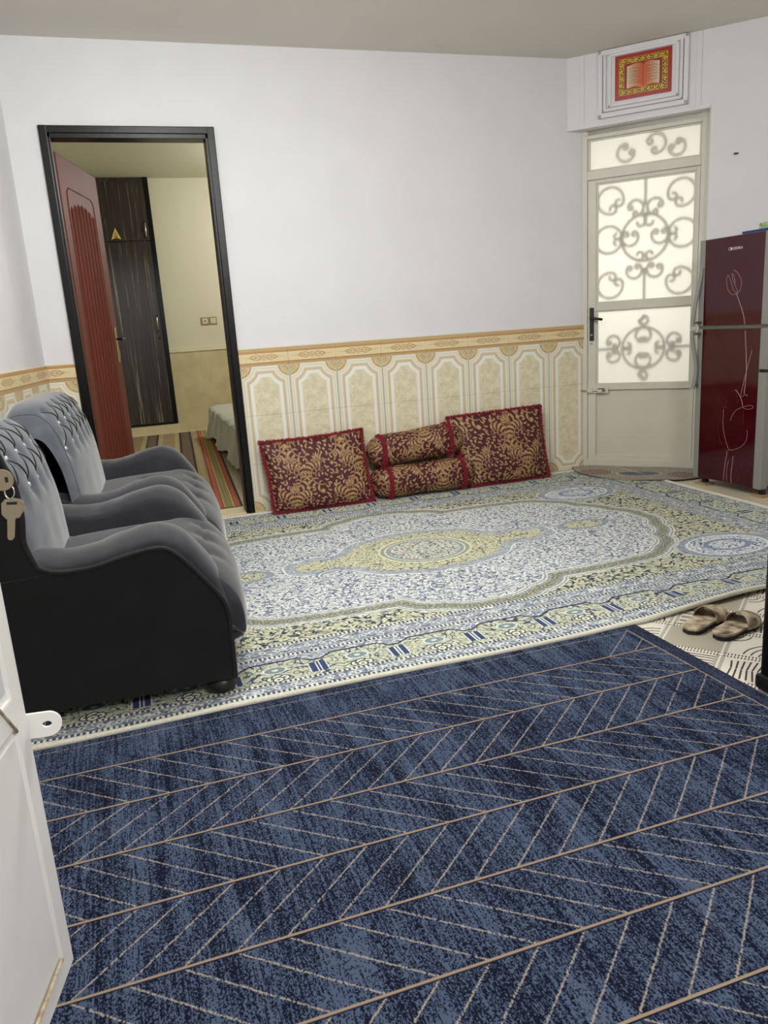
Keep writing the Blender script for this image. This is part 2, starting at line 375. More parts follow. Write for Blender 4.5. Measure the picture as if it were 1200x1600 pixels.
# damask for the floor cushions -------------------------------------------------
def damask():
    N = 620; S = N/360.; a = canvas(N, N, (66, 2, 15)); GOLD = (150, 116, 72); LT = (182, 148, 104); PK = (150, 106, 84); DK = (40, 8, 14)
    def ST(pts, w0, w1, c, mid=None):
        for ox in (-N, 0, N):
            for oy in (-N, 0, N):
                q = [(x*S+ox, y*S+oy) for x, y in pts]
                xs = [t[0] for t in q]; yy = [t[1] for t in q]
                if max(xs) < -20 or min(xs) > N+20 or max(yy) < -20 or min(yy) > N+20: continue
                stroke(a, q, w0*S, w1*S, c, mid and mid*S)
    def leaf(x, y, ang, L, bend, c1=GOLD, c2=LT, wd=8):
        wd = wd*1.5; L = L*1.12
        pts = [(x+L*t*math.cos(ang+bend*t), y+L*t*math.sin(ang+bend*t)) for t in np.linspace(0, 1, 9)]
        ST(pts, 3, 5, DK, wd+3); ST(pts, 2, 3, c1, wd); ST(pts[1:-1], 1, 1, c2, wd*.35)
        e = pts[-1]; ST([e, (e[0]+.01, e[1])], wd*.9, wd*.9, c1)
    def acanthus(cx, cy, R, a0, sg, turns=.62):
        P = [(cx+R*(1-.45*t)*math.cos(a0+sg*turns*2*PI*t), cy+R*(1-.45*t)*math.sin(a0+sg*turns*2*PI*t)) for t in np.linspace(0, 1, 22)]
        for i in range(3, 21, 2):
            t = i/21; x, y = P[i]; ang = a0+sg*turns*2*PI*t; L = R*(.42+.30*math.sin(PI*t))
            leaf(x, y, ang+sg*.9, L, -sg*1.0, wd=8+3*math.sin(PI*t))
            if i % 4 == 3: leaf(x, y, ang+PI+sg*-.8, L*.55, sg*1.2, PK, GOLD, 6)
        ST(P, 7, 4, DK, 5); ST(P, 5, 2, GOLD, 4); ST(P[1:-1], 1.4, 1, LT)
        sp_ = spiral(P[-1][0]-R*.2*math.cos(a0+sg*turns*2*PI), P[-1][1]-R*.2*math.sin(a0+sg*turns*2*PI), R*.24, a0+sg*turns*2*PI, .8, .2, 16, sg); ST(sp_, 5, 7, GOLD); ST(sp_, 1, 1.5, DK)
    def rosette(x, y, r):
        for k in range(8): an = k*PI/4; ST([(x+r*.5*math.cos(an), y+r*.5*math.sin(an)), (x+r*math.cos(an), y+r*math.sin(an))], r*.55, r*.5, DK)
        for k in range(8): an = k*PI/4; ST([(x+r*.4*math.cos(an), y+r*.4*math.sin(an)), (x+r*.95*math.cos(an), y+r*.95*math.sin(an))], r*.42, r*.36, LT)
        ST([(x, y), (x+.1, y)], r*.6, r*.6, (190, 160, 70)); ST([(x, y), (x+.1, y)], r*.2, r*.2, DK)
    def palmette(x, y, r):
        for k, an in enumerate(np.linspace(-.2, PI+.2, 7)): leaf(x, y, an, r*(.8+.25*math.sin(an)), .35*math.cos(an), LT if k % 2 else GOLD, LT, 6)
        ST([(x, y), (x, y-r*.8)], 6, 3, GOLD)
        for sg in (1, -1): sp_ = spiral(x+sg*r*.55, y-r*.35, r*.36, PI/2, .85, .25, 14, -sg); ST(sp_, 5, 6, PK); ST(sp_, 1, 1, DK)
    acanthus(90, 110, 72, -1.9, 1); acanthus(270, 110, 72, PI+1.9, -1)
    acanthus(0, 290, 72, -1.2, -1); acanthus(180, 290, 72, PI+1.2, 1)
    palmette(180, 190, 34); palmette(0, 15, 34); palmette(180, 20, 26)
    rosette(0, 180, 15); rosette(90, 210, 13); rosette(270, 210, 13); rosette(180, 105, 12); rosette(90, 345, 12); rosette(270, 345, 12)
    for x, y, an in ((45, 200, 1), (315, 200, 2.1), (130, 20, 1.2), (230, 20, 1.9), (0, 110, 1.57), (135, 235, .8), (225, 235, 2.3), (270, 285, 1.57), (90, 285, 1.57), (235, 330, 1), (125, 330, 2.1)): leaf(x, y, an, 26, .6, PK, LT, 7); leaf(x, y, an+2.2, 20, -.7, GOLD, LT, 6)
    for k in range(900):
        x, y = rng.uniform(0, 360, 2); X_, Y_ = int(x*S) % N, int(y*S) % N
        yy = np.arange(Y_-15, Y_+16) % N; xx = np.arange(X_-15, X_+16) % N
        if a[np.ix_(yy, xx)][..., 1].max() < .10:
            an = rng.uniform(0, 2*PI)
            if k % 3: leaf(x-8*math.cos(an), y-8*math.sin(an), an, 20, rng.choice((-1, 1))*1.1, GOLD if k % 2 else PK, LT, 6.5)
            else: rosette(x, y, 8)
    a *= (1+.06*smoothn(N, N, 1.2, 1.2, 21))[..., None]
    return a

# dado tiles -----------------------------------------------------------------------
TW, TH = .3118, .934
def column_tile():
    s = 1100.; wd = int(TW*s); h = int(TH*s); x = (np.arange(wd)+.5)/s; y = (np.arange(h)+.5)/s; X, Y = np.meshgrid(x, y)
    X = np.abs(X-TW/2); 
    a = canvas(h, wd, (228, 222, 204)); a *= (1+.015*smoothn(h, wd, 5, 5, 31))[..., None]
    rx = TW/2-X; ry = np.minimum(Y, TH-Y)
    dc = np.hypot(rx, ry)                             # distance to the corner
    t = np.minimum(np.minimum(rx-.006, ry-.006), (dc-.074)*.92)   # depth inside the moulded outline
    def band(lo, hi, c, f=.0015): blend(a, np.clip((t-lo)/f, 0, 1)*np.clip((hi-t)/f, 0, 1), c)
    band(.0, .010, (232, 226, 208)); band(.010, .014, (206, 190, 156)); band(.014, .026, (234, 229, 214)); band(.026, .036, (214, 200, 168)); band(.036, .041, (188, 160, 116)); band(.041, .047, (214, 202, 176))
    band(.047, .068, (238, 235, 224)); band(.068, .071, (212, 202, 170))
    fl = canvas(h, wd, (220, 211, 180)); fl += (np.clip(smoothn(h, wd, 60, 60, 32)*.5+smoothn(h, wd, 22, 22, 33)*.5, -1.4, 1.4)*.030)[..., None]*np.array((1, 1, 1.1)); wm = worm(h, wd, 70, 34, .5); blend(fl, np.clip(wm-.6, 0, 1)*.55, (226, 217, 190))
    m = t > .071; a[m] = fl[m]
    cm = (t < 0) & (rx > .004) & (ry > .004) & (dc < .074)
    a[cm] = np.array((210, 188, 140))/255
    wv = worm(h, wd, 9, 35); blend(a, (cm & (wv > .7)).astype(np.float32), (166, 136, 88)); blend(a, (cm & (wv < -1.1)).astype(np.float32), (228, 214, 178))
    for r0, c in ((.064, (176, 142, 92)), (.056, (226, 212, 178)), (.030, (176, 142, 92))): blend(a, (cm & (np.abs(dc-r0) < .0018)).astype(np.float32), c)
    blend(a, (rx < .006).astype(np.float32), (196, 196, 172))
    return a
def border_tile():
    s = 1500.; bh = .098; wd = int(TW*s); h = int(bh*s); a = canvas(h, wd, (226, 206, 164)); y = (np.arange(h)+.5)/s
    a += (smoothn(h, wd, 8, 8, 36)*.012)[..., None]
    for lo, hi, c in ((0, .005, (214, 186, 140)), (.005, .016, (188, 150, 98)), (.016, .020, (158, 118, 70)), (.020, .024, (232, 218, 184)), (.076, .080, (170, 130, 82)), (.080, .092, (190, 152, 100)), (.092, .098, (214, 188, 146))):
        a[(y >= lo) & (y < hi)] = np.array(c)/255
    cx = wd/2; cy = .050*s; BR = (138, 94, 56); LB = (176, 136, 92)
    def both(pts, w0, w1, c):
        for sx in (1, -1):
            for sy in (1, -1): stroke(a, [(cx+sx*px*s, cy+sy*py*s) for px, py in pts], w0, w1, c)
    both([(0, .012), (.012, .009), (.018, 0)], 3, 3, BR); both([(0, .005), (.007, 0)], 3, 3, BR)
    both([(.018, 0), (.030, .012), (.048, .013), (.058, .004), (.050, -.002), (.042, .003)], 3.4, 3, BR)
    both([(.024, .010), (.036, .019), (.056, .018), (.072, .010), (.080, 0)], 2.6, 3, LB); both([(.060, .010), (.074, .006), (.088, 0)], 4, 2, BR)
    both([(.066, .002), (.080, .008), (.096, 0)], 3, 2, LB); both([(.096, 0), (.140, 0)], 2.4, 1.2, LB); both([(0, .019), (.014, .015), (.026, .004)], 2.5, 2, LB); both([(.030, .004), (.038, .0)], 4, 4, LB)
    return a
def vinyl():
    N = 760; s = N/.40; a = canvas(N, N, (218, 211, 197)); DK = (62, 53, 47); c = N/2
    def L(p, q, wv, col=DK): stroke(a, [p, q], wv, wv, col)
    for ox, oy, k in ((0, 0, 0), (c, 0, 1), (0, c, 2), (c, c, 3)):
        if k == 0:
            for i in range(1, 9): L((ox+30+i*6, oy+20+i*36), (ox+c*.5, oy+60+i*30), 11); L((ox+c-30-i*6, oy+20+i*36), (ox+c*.5+14, oy+60+i*30), 11)
        elif k == 1:
            for r in (50, 95, 140, 185, 230):
                stroke(a, [(ox+30+r*math.cos(t), oy+30+r*math.sin(t)) for t in np.linspace(.1, 1.47, 24)], 13, 10, DK); 
            for r in (60, 105): stroke(a, [(ox+c-30-r*math.cos(t), oy+c-30-r*math.sin(t)) for t in np.linspace(.1, 1.47, 24)], 13, 10, DK)
        elif k == 2:
            for i in range(9): L((ox+36+i*36, oy+34), (ox+36+i*36+(8 if i % 2 else -8), oy+c-40), 13)
            for i in range(9): disc(a, ox+54+i*36, oy+c*.5, 7, (206, 198, 182))
        else:
            b = a[int(oy)+28:int(oy+c)-28, int(ox)+28:int(ox+c)-28]; b[:] = np.array((168, 160, 142))/255
    for g in (0, c, N):
        for i in range(0, N, 20):
            for o in (-17, 17): L((g+o-8, i), (g+o+8, i), 9); L((i, g+o-8), (i, g+o+8), 9)
        L((g, 0), (g, N), 8, (228, 222, 208)); L((0, g), (N, g), 8, (228, 222, 208))
    return a
def small_mat_pattern():
    h, wd = 300, 640; a = canvas(h, wd, (150, 142, 128)); n = worm(h, wd, 15, 41); blend(a, np.clip(n-.4, 0, 1), (186, 178, 162)); n2 = worm(h, wd, 11, 42); blend(a, np.clip(n2-.7, 0, 1), (112, 92, 84))
    y, x = np.mgrid[0:h, 0:wd]
    e = np.hypot((x-320)/95, (y-150)/46); blend(a, (e < 1).astype(np.float32), (92, 98, 102)); blend(a, (np.abs(e-1) < .07).astype(np.float32), (176, 170, 156))
    for cx in (130, 510): e = np.hypot((x-cx)/70, (y-150)/60); blend(a, ((e < 1) & (n > 0)).astype(np.float32), (118, 84, 82))
    return a
def kilim():
    s = 420.; wd = int(2.4*s); h = int(4.6*s); a = canvas(h, wd, (176, 160, 118)); x = (np.arange(wd)+.5)/s; y = (np.arange(h)+.5)/s; X, Y = np.meshgrid(x, y); e = 2.4-X
    n = worm(h, wd, 9, 51)
    def col(lo, hi, c): a[(e >= lo) & (e < hi)] = np.array(c)/255
    def cells(lo, hi, per, duty, c, inn=0):
        m = (e >= lo+inn) & (e < hi-inn) & ((Y % per) < per*duty); a[m] = np.array(c)/255
    col(0, .012, (24, 22, 24)); col(.012, .055, (150, 66, 46)); cells(.012, .055, .030, .45, (196, 130, 88), .008)
    col(.055, .062, (206, 186, 130)); col(.062, .118, (148, 134, 84)); cells(.062, .118, .036, .5, (96, 100, 62), .014); cells(.062, .118, .018, .3, (196, 182, 120), .022)
    col(.118, .125, (206, 186, 130)); col(.125, .168, (150, 62, 44)); cells(.125, .168, .030, .45, (196, 128, 84), .008)
    col(.168, .174, (34, 28, 26)); col(.174, .250, (170, 152, 108)); cells(.174, .25, .055, .22, (70, 56, 44), .004); cells(.174, .25, .055, .1, (200, 190, 160), .02)
    col(.250, .258, (26, 20, 22)); col(.258, .375, (48, 38, 42)); cells(.258, .375, .036, .34, (168, 142, 112), .014)
    col(.375, .385, (26, 20, 22)); col(.385, .62, (176, 162, 120)); cells(.385, .62, .11, .5, (120, 84, 60), .05); cells(.385, .62, .055, .2, (206, 198, 164), .02); cells(.385, .62, .055, .08, (66, 50, 44), .0)
    for k in range(5):
        b = .62+k*.36; col(b, b+.008, (26, 20, 22)); col(b+.008, b+.125, (48, 38, 42)); cells(b+.008, b+.125, .036, .34, (168, 142, 112), .014); col(b+.125, b+.36, (176, 162, 120)); cells(b+.125, b+.36, .11, .5, (120, 84, 60), .05); cells(b+.125, b+.36, .055, .08, (66, 50, 44))
    blend(a, np.clip(n-1.2, 0, 1)*.5, (90, 74, 60))
    return a
def verse_plate():
    wd, h = 520, 410; a = canvas(h, wd, (160, 34, 22)); y, x = np.mgrid[0:h, 0:wd]; a += (smoothn(h, wd, 3, 3, 61)*.02)[..., None]
    e = np.minimum(np.minimum(x, wd-x), np.minimum(y, h-y)); n = worm(h, wd, 20, 62)
    m = (e > 38) & (e < 84); a[m] = np.array((72, 48, 12))/255; blend(a, (m & (n > .1)).astype(np.float32), (206, 166, 30)); blend(a, (m & (n > 1.5)).astype(np.float32), (236, 214, 120))
    p = np.where((y < 84) | (y > h-84), x, y); cen = (np.abs(e-61) < 12) & ((p % 60) < 26); blend(a, cen.astype(np.float32)*.7, (222, 186, 40))
    for k in (38, 84): blend(a, (np.abs(e-k) < 3).astype(np.float32), (196, 140, 20))
    m = e > 87; a[m] = np.array((138, 24, 10))/255
    dx = np.abs(x-wd/2); bt = 96+16*np.exp(-((dx-78)/62.)**2)-14*np.exp(-(dx/12.)**2); tp = h-112+17*np.exp(-((dx-60)/60.)**2)-10*np.exp(-(dx/10.)**2)
    pg = (dx < 150) & (y > bt) & (y < tp); t = np.clip(dx/150., 0, 1)[..., None]; pc = np.array((196, 76, 20))/255*(1-t)+np.array((206, 202, 176))/255*t; a[pg] = pc[pg]
    pg2 = (dx < 150) & (y > bt-9) & (y <= bt); a[pg2] = np.array((214, 150, 40))/255
    for side in (-1, 1):
        for r in range(6):
            yy = 140+r*26
            x0 = wd/2+side*26
            pts = []; 
            for i in range(13): pts.append((x0+side*i*9, yy+rng.normal(0, 3.6)+3*math.sin(i*1.7+r)))
            stroke(a, pts, 2.6, 2.6, (92, 56, 34))
            for i in range(5): q = pts[rng.integers(len(pts))]; disc(a, q[0], q[1]+7, 1.6, (92, 50, 30))
    blend(a, (dx < 1.6).astype(np.float32)*((y > bt) & (y < tp)), (140, 44, 8))
    return a

# ---------------------------------------------------------------- materials
M_wall = mat('white_plaster', (225, 224, 225), .7, noise=.25, nscale=3, bump=.10, bscale=26)
M_ceil = mat('ceiling_plaster', (222, 217, 208), .85, noise=.2, nscale=2, bump=.05, bscale=20)
M_floor = mat('beige_floor_tile', (214, 203, 178), .25, noise=.5, nscale=5)
M_bwall = mat('cream_paint', (212, 208, 184), .7, noise=.2, nscale=3)
M_bdado = mat('beige_marble', (208, 196, 156), .3, nscale=6, alt=(194, 180, 138), bump=.03)
M_plinth = mat('pale_marble', (220, 208, 168), .3, noise=.4)
M_black = mat('black_gloss_paint', (9, 9, 10), .30, noise=.3, bump=.12, bscale=30); M_black.node_tree.nodes['Principled BSDF'].inputs['Specular IOR Level'].default_value = .28
M_brown = mat('reddish_brown_door', (118, 60, 46), .55, noise=.5, nscale=3, stretch=(6, 6, .6)); M_brown.node_tree.nodes['Principled BSDF'].inputs['Specular IOR Level'].default_value = .15
M_white_metal = mat('white_enamel', (240, 238, 234), .35, noise=.5, nscale=4, bump=.08, bscale=40)
M_door_white = mat('offwhite_metal', (208, 203, 188), .4, noise=.4, nscale=5, bump=.05, bscale=50)
M_rust = mat('rusty_weld', (206, 196, 174), .7, nscale=60, alt=(166, 138, 100), bump=.5, bscale=120)
M_chrome = mat('steel', (190, 186, 176), .25, 1, noise=.4, nscale=30)
M_brasskey = mat('worn_key_steel', (178, 164, 138), .28, 1, noise=.5, nscale=40, bump=.1, bscale=300)
M_brass = mat('dull_brass', (176, 152, 104), .35, .8, noise=.4)
M_blackpl = mat('black_plastic', (18, 18, 19), .4, noise=.3)
M_grey = mat('grey_trim', (138, 138, 132), .4, noise=.2)
M_greydk = mat('dark_grey_trim', (96, 94, 86), .4, noise=.2)
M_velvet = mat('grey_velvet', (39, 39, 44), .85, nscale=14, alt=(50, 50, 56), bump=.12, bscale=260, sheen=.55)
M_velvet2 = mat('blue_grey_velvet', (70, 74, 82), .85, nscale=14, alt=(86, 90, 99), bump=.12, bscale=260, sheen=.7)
M_velvet_shade = mat('shaded_grey_velvet', (9, 10, 12), .9, nscale=10, alt=(16, 17, 20), bump=.1, bscale=260, sheen=.10)  # darker copy of the sofa velvet, shade of the sides put into the colour
M_pipe_shade = mat('dark_piping_and_crease_shade', (22, 22, 25), .8, noise=.3, sheen=.2)  # piping tone, also used to paint crease shadows on the backrests
M_crystal = mat('crystal_button', (214, 218, 226), .12, .6, noise=.2)
M_fringe = mat('red_fringe', (160, 26, 48), .8, nscale=300, alt=(110, 10, 30), sheen=.2)
M_wood = mat('pale_wood_block', (172, 148, 104), .7, nscale=20, alt=(146, 120, 78), stretch=(1, 8, 8))
M_satin = mat('silver_satin', (186, 190, 184), .25, noise=.3, nscale=6, sheen=.4)
M_bind = mat('cream_binding', (216, 213, 198), .85, nscale=200, alt=(200, 195, 174), bump=.5, bscale=500)
M_bluebind = mat('navy_binding', (24, 26, 44), .9, noise=.4, bump=.4, bscale=500)
M_switch = mat('cream_switch', (206, 198, 168), .4, noise=.1)
M_switchf = mat('tan_switch_frame', (158, 140, 104), .4, noise=.1)
M_burg = mat('burgundy_glass', (62, 3, 14), .10, noise=.15, nscale=2)
M_pink = mat('pink_line_print', (206, 160, 162), .4, noise=.1)
M_plum = mat('plum_line_print', (104, 30, 52), .4, noise=.1)
M_logo = mat('silver_logo', (226, 214, 214), .4, noise=.1)
M_yellow = mat('yellow_sticker', (222, 184, 88), .5, nscale=40, alt=(232, 206, 130))
M_camo = mat('camouflage_foam', (196, 178, 150), .7, nscale=26, alt=(72, 52, 36), bump=.2, bscale=200)
M_khaki = mat('khaki_foam', (120, 104, 70), .7, nscale=20, alt=(98, 82, 52))
M_sole = mat('dark_rubber', (30, 24, 22), .7, noise=.3)
M_bluebox = mat('blue_card', (40, 58, 118), .5, noise=.2)
M_green = mat('green_carton', (112, 150, 40), .5, nscale=60, alt=(200, 206, 190))
M_cardy = mat('tan_card', (196, 176, 104), .6, noise=.2)

def wardrobe_mat():
    m, nt, b = nmat('striped_dark_veneer'); b.inputs['Roughness'].default_value = .35
    tc = nt.nodes.new('ShaderNodeTexCoord'); mp = nt.nodes.new('ShaderNodeMapping'); mp.inputs['Scale'].default_value = (62, 62, 1.1)
    n = nt.nodes.new('ShaderNodeTexNoise'); n.inputs['Scale'].default_value = 1; n.inputs['Detail'].default_value = 4; n.inputs['Roughness'].default_value = .7
    r = nt.nodes.new('ShaderNodeValToRGB'); e = r.color_ramp.elements
    e[0].position = .38; e[0].color = (*lin((36, 30, 28)), 1); e[1].position = .60; e[1].color = (*lin((62, 54, 48)), 1)
    x = e.new(.66); x.color = (*lin((150, 140, 124)), 1)
    nt.links.new(tc.outputs['Object'], mp.inputs[0]); nt.links.new(mp.outputs[0], n.inputs['Vector']); nt.links.new(n.outputs[0], r.inputs[0]); nt.links.new(r.outputs[0], b.inputs['Base Color'])
    return m
M_ward = wardrobe_mat()
def pane_mat():
    m, nt, b = nmat('frosted_sheet'); nt.nodes.remove(b)
    out = nt.nodes['Material Output']; t = nt.nodes.new('ShaderNodeBsdfTranslucent'); t.inputs[0].default_value = (.93, .91, .85, 1)
    d = nt.nodes.new('ShaderNodeBsdfDiffuse'); d.inputs[0].default_value = (.8, .79, .74, 1); mx = nt.nodes.new('ShaderNodeMixShader'); mx.inputs[0].default_value = .35
    w1 = nt.nodes.new('ShaderNodeTexNoise'); w1.inputs['Scale'].default_value = 9; w1.inputs['Detail'].default_value = 4; tc = nt.nodes.new('ShaderNodeTexCoord')
    bp = nt.nodes.new('ShaderNodeBump'); bp.inputs['Strength'].default_value = .5; bp.inputs['Distance'].default_value = .01
    nt.links.new(tc.outputs['Object'], w1.inputs['Vector']); nt.links.new(w1.outputs[0], bp.inputs['Height'])
    for s_ in (t, d): nt.links.new(bp.outputs[0], s_.inputs['Normal'])
    nt.links.new(t.outputs[0], mx.inputs[1]); nt.links.new(d.outputs[0], mx.inputs[2]); nt.links.new(mx.outputs[0], out.inputs[0]); return m
M_pane = pane_mat()

M_rug = image_mat('oriental_pile', rug_pattern(), .95, bump=.25)
M_blue = image_mat('navy_pile', blue_pattern(), .95, bump=.35)
for m_ in (M_rug, M_blue): m_.node_tree.nodes['Principled BSDF'].inputs['Specular IOR Level'].default_value = .1
M_damask = image_mat('damask_brocade', damask(), .65, bump=.5)
M_tile = image_mat('moulded_tile_print', column_tile(), .25, bump=.3, dist=.002)
M_btile = image_mat('border_tile_print', border_tile(), .22, bump=.5, dist=.002)
M_vinyl = image_mat('patterned_vinyl', vinyl(), .5)
M_smat = image_mat('small_mat_pile', small_mat_pattern(), .95, bump=.4)
M_kilim = image_mat('striped_carpet_pile', kilim(), .95, bump=.2)
M_verse = image_mat('verse_plate_print', verse_plate(), .3, coat=.3)

# ---------------------------------------------------------------- the room shell
XL, XR = -.4585, 3.005                      # corners of the back wall
CZ = 2.751
A_LEFT = -1.7214                            # direction of the left wall, from the corner towards the camera
A_DOOR = -.7794                             # direction of the wall with the white door
FL = frame((XL, 0), A_LEFT)                 # n>0 towards... see below
FD = frame((XR, 0), A_DOOR)                 # opening plane
FP = frame((3.13, 0), A_DOOR)               # door plane (set back)
# frame() gives n = (sin a, -cos a): for the door wall (.7,-.7)->n=(-.70,-.71) into the room; for the left wall n=(-.99,.15) is out of the room

fl = MB().box(-2.4, 6.6, -6.6, 5.6, -.1, 0).build('floor', M_floor); struct(fl)
# ceiling of the living room
struct(MB().box(-2.4, 4.4, -6.4, .18, CZ, CZ+.1).build('ceiling', M_ceil))
struct(MB().box(-2.0, 4.4, .181, 5.2, 2.93, 3.03).build('ceiling_bedroom', mat('bedroom_ceiling', (204, 201, 180), .8, noise=.2)))
DX0, DX1, DZ = -.2955, .6545, 2.312         # bedroom doorway, outside of its black frame
FW = .042
wb = MB(); wb.box(-1.0, DX0+.02, 0, .18, 0, 3.03); wb.box(DX0+.02, DX1-.02, 0, .18, DZ-.02, 3.03); wb.box(DX1-.02, 3.135, 0, .18, 0, 3.03)
wall_back = struct(wb.build('wall_back', M_wall))
wl_ = MB().box(0, 6.4, 0, .15, 0, CZ, fr=FL).build('wall_left', M_wall); struct(wl_)
wr = MB().box(4.2, 4.35, -6.4, -1.05, 0, CZ).build('wall_right', M_wall); struct(wr)
struct(MB().box(-1.6, 4.35, -6.45, -6.3, 0, CZ).build('wall_front', M_wall))
OPW = .887
wd_ = MB(); wd_.box(0, OPW, -.16, 0, 2.309, CZ, fr=FD); wd_.box(OPW, 1.75, -.16, 0, 0, CZ, fr=FD)
wall_door = struct(wd_.build('wall_door', M_wall))
# bedroom walls
struct(MB().box(-.9, 3.2, 4.9, 5.05, 0, 2.93).build('wall_bedroom_far', M_bwall))
struct(MB().box(-1.0, -.85, .18, 5.0, 0, 2.93).build('wall_bedroom_left', M_bwall))
struct(MB().box(2.95, 3.1, .18, 5.0, 0, 2.93).build('wall_bedroom_right', M_bwall))
struct(MB().box(.46, 2.95, 4.885, 4.9, 0, .955).build('trim_1', M_bdado))
struct(MB().box(.46, 2.95, 4.872, 4.9, .955, 1.01, .006).build('trim_2', mat('dado_ledge', (222, 214, 184), .5, noise=.2)))
struct(MB().box(-.6, .50, 4.76, 4.899, 0, .108).build('trim_3', M_plinth))
struct(MB().box(DX0+.05, DX1-.05, .0, .19, 0, .006).build('trim_4', M_plinth))

# dado tiles, each a part of the wall
def tile_mesh(wd, h, u0, u1, v0, v1, name, m, proud=.007):
    bm = bmesh.new(); bmesh.ops.create_cube(bm, size=1)
    g = .0003
    for v in bm.verts: v.co = Vector((wd/2+v.co.x*(wd-2*g), v.co.y*proud-proud/2, h/2+v.co.z*(h-2*g)))
    es = [e for e in bm.edges if all(v.co.y < -proud*.9 for v in e.verts)]
    bmesh.ops.bevel(bm, geom=es, offset=.0018, segments=1, affect='EDGES')
    ul = bm.loops.layers.uv.new('UVMap')
    for f in bm.faces:
        for l in f.loops: l[ul].uv = (u0+(u1-u0)*l.vert.co.x/wd, v0+(v1-v0)*l.vert.co.z/h)
    me = bpy.data.meshes.new(name); bm.to_mesh(me); bm.free(); me.materials.append(m); return me
T3 = TH/3; BH = .098
mt = [tile_mesh(TW, T3, 0, 1, k/3, (k+1)/3, 'tile', M_tile) for k in range(3)]
mc = [tile_mesh(.158, T3, .493, 1, k/3, (k+1)/3, 'tile', M_tile) for k in range(3)]
mb = tile_mesh(TW, BH, 0, 1, 0, 1, 'border_tile', M_btile, .010); mbc = tile_mesh(.158, BH, .493, 1, 0, 1, 'border_tile', M_btile, .010)
def put(me, name, loc, rz, parent):
    o = bpy.data.objects.new(name, me); C.objects.link(o); o.location = loc; o.rotation_euler = (0, 0, rz); o.parent = parent; return o
for c in range(8):
    for k in range(3): put(mt[k], 'tile', (.6554+c*TW, 0, k*T3), 0, wall_back)
    put(mb, 'border_tile', (.6554+c*TW, 0, TH), 0, wall_back)
for k in range(3): put(mc[k], 'tile', (XL+.004, 0, k*T3), 0, wall_back)
put(mbc, 'border_tile', (XL+.004, 0, TH), 0, wall_back)
for c in range(14):
    p = FL((c+1)*TW, 0, 0)
    for k in range(3): put(mt[k], 'tile', (p[0], p[1], k*T3), A_LEFT+PI, wl_)
    put(mb, 'border_tile', (p[0], p[1], TH), A_LEFT+PI, wl_)
pen = MB().box(.6554, 3.13, -.012, 0, TH+BH, TH+BH+.010, .003).build('trim_5', mat('pencil_trim', (206, 178, 132), .25, noise=.5, nscale=40)); struct(pen)

# ---------------------------------------------------------------- bedroom doorway: black frame and brown leaf
d2 = sempty('door_2', (DX0, 0, 0)); d2['label'] = 'open reddish brown bedroom door with fluted panel in black frame'
fr = MB(); fr.box(DX0, DX0+FW, -.022, .19, 0, DZ, .004); fr.box(DX0+.012, DX0+.055, -.008, .10, 0, DZ-.03, .003)
fr.build('door_frame', M_black, d2)
fr = MB(); fr.box(DX1-FW, DX1, -.022, .19, 0, DZ, .004); fr.box(DX1-.055, DX1-.012, -.008, .10, 0, DZ-.03, .003); fr.build('door_frame', M_black, d2)
fr = MB(); fr.box(DX0, DX1, -.020, .19, DZ-FW+.004, DZ, .004); fr.box(DX0+.02, DX1-.02, -.008, .10, DZ-.062, DZ-.03, .003); fr.build('door_frame', M_black, d2)
H0 = Vector((-.236, .155)); H1 = Vector((-.043, .94)); LA = math.atan2(H1.y-H0.y, H1.x-H0.x); LL = (H1-H0).length; LT = 2.215
FB = frame(H0, LA)                            # n>0: (sin, -cos) -> towards +x
lf = MB().box(0, LL, -.04, 0, .02, LT, .003, fr=FB).build('door_leaf', M_brown, d2)
pn = MB()
def arc_top(x): return 1.98+.055*math.sin(PI*(x-.12)/.52)
edge = [(.105, .14), (.655, .14), (.655, 1.93), (.645, 2.02), (.60, 2.045), (.16, 2.045), (.115, 2.02), (.105, 1.93)]
pn.tube([FB(a, .001, z) for a, z in edge], .004, 6, closed=True); pn.build('panel_moulding', M_brown, lf)
fm = MB()
for k in range(7):
    x = .165+k*.072; z1 = 1.93+.05*math.sin(PI*(k+.5)/7)
    fm.tube([FB(x, -.002, .24), FB(x, .003, .26), FB(x, .003, z1-.02), FB(x, -.002, z1)], [.004, .010, .010, .004], 8)
    f_ = fm.build('flute', M_brown, lf); fm = MB()
hd = MB().box(.722, .757, 0, .006, 1.00, 1.235, .002, fr=FB).build('handle_plate', M_brass, lf)
MB().tube([FB(.745, .0, 1.155), FB(.745, .05, 1.155), FB(.735, .056, 1.155), FB(.655, .056, 1.15)], [.008, .008, .009, .007], 8).build('lever', M_blackpl, lf)
MB().tube([FB(.745, -.04, 1.155), FB(.745, -.09, 1.155), FB(.735, -.096, 1.155), FB(.655, -.096, 1.15)], [.008, .008, .009, .007], 8).build('lever', M_blackpl, lf)
MB().box(.742, .752, .006, .012, 1.03, 1.08, .001, fr=FB).build('keyhole_cover', M_chrome, lf)
for z in (.25, 1.05, 2.0): MB().tube([FB(-.008, -.012, z), FB(-.008, -.012, z+.09)], .006, 8).build('hinge', M_blackpl, lf)

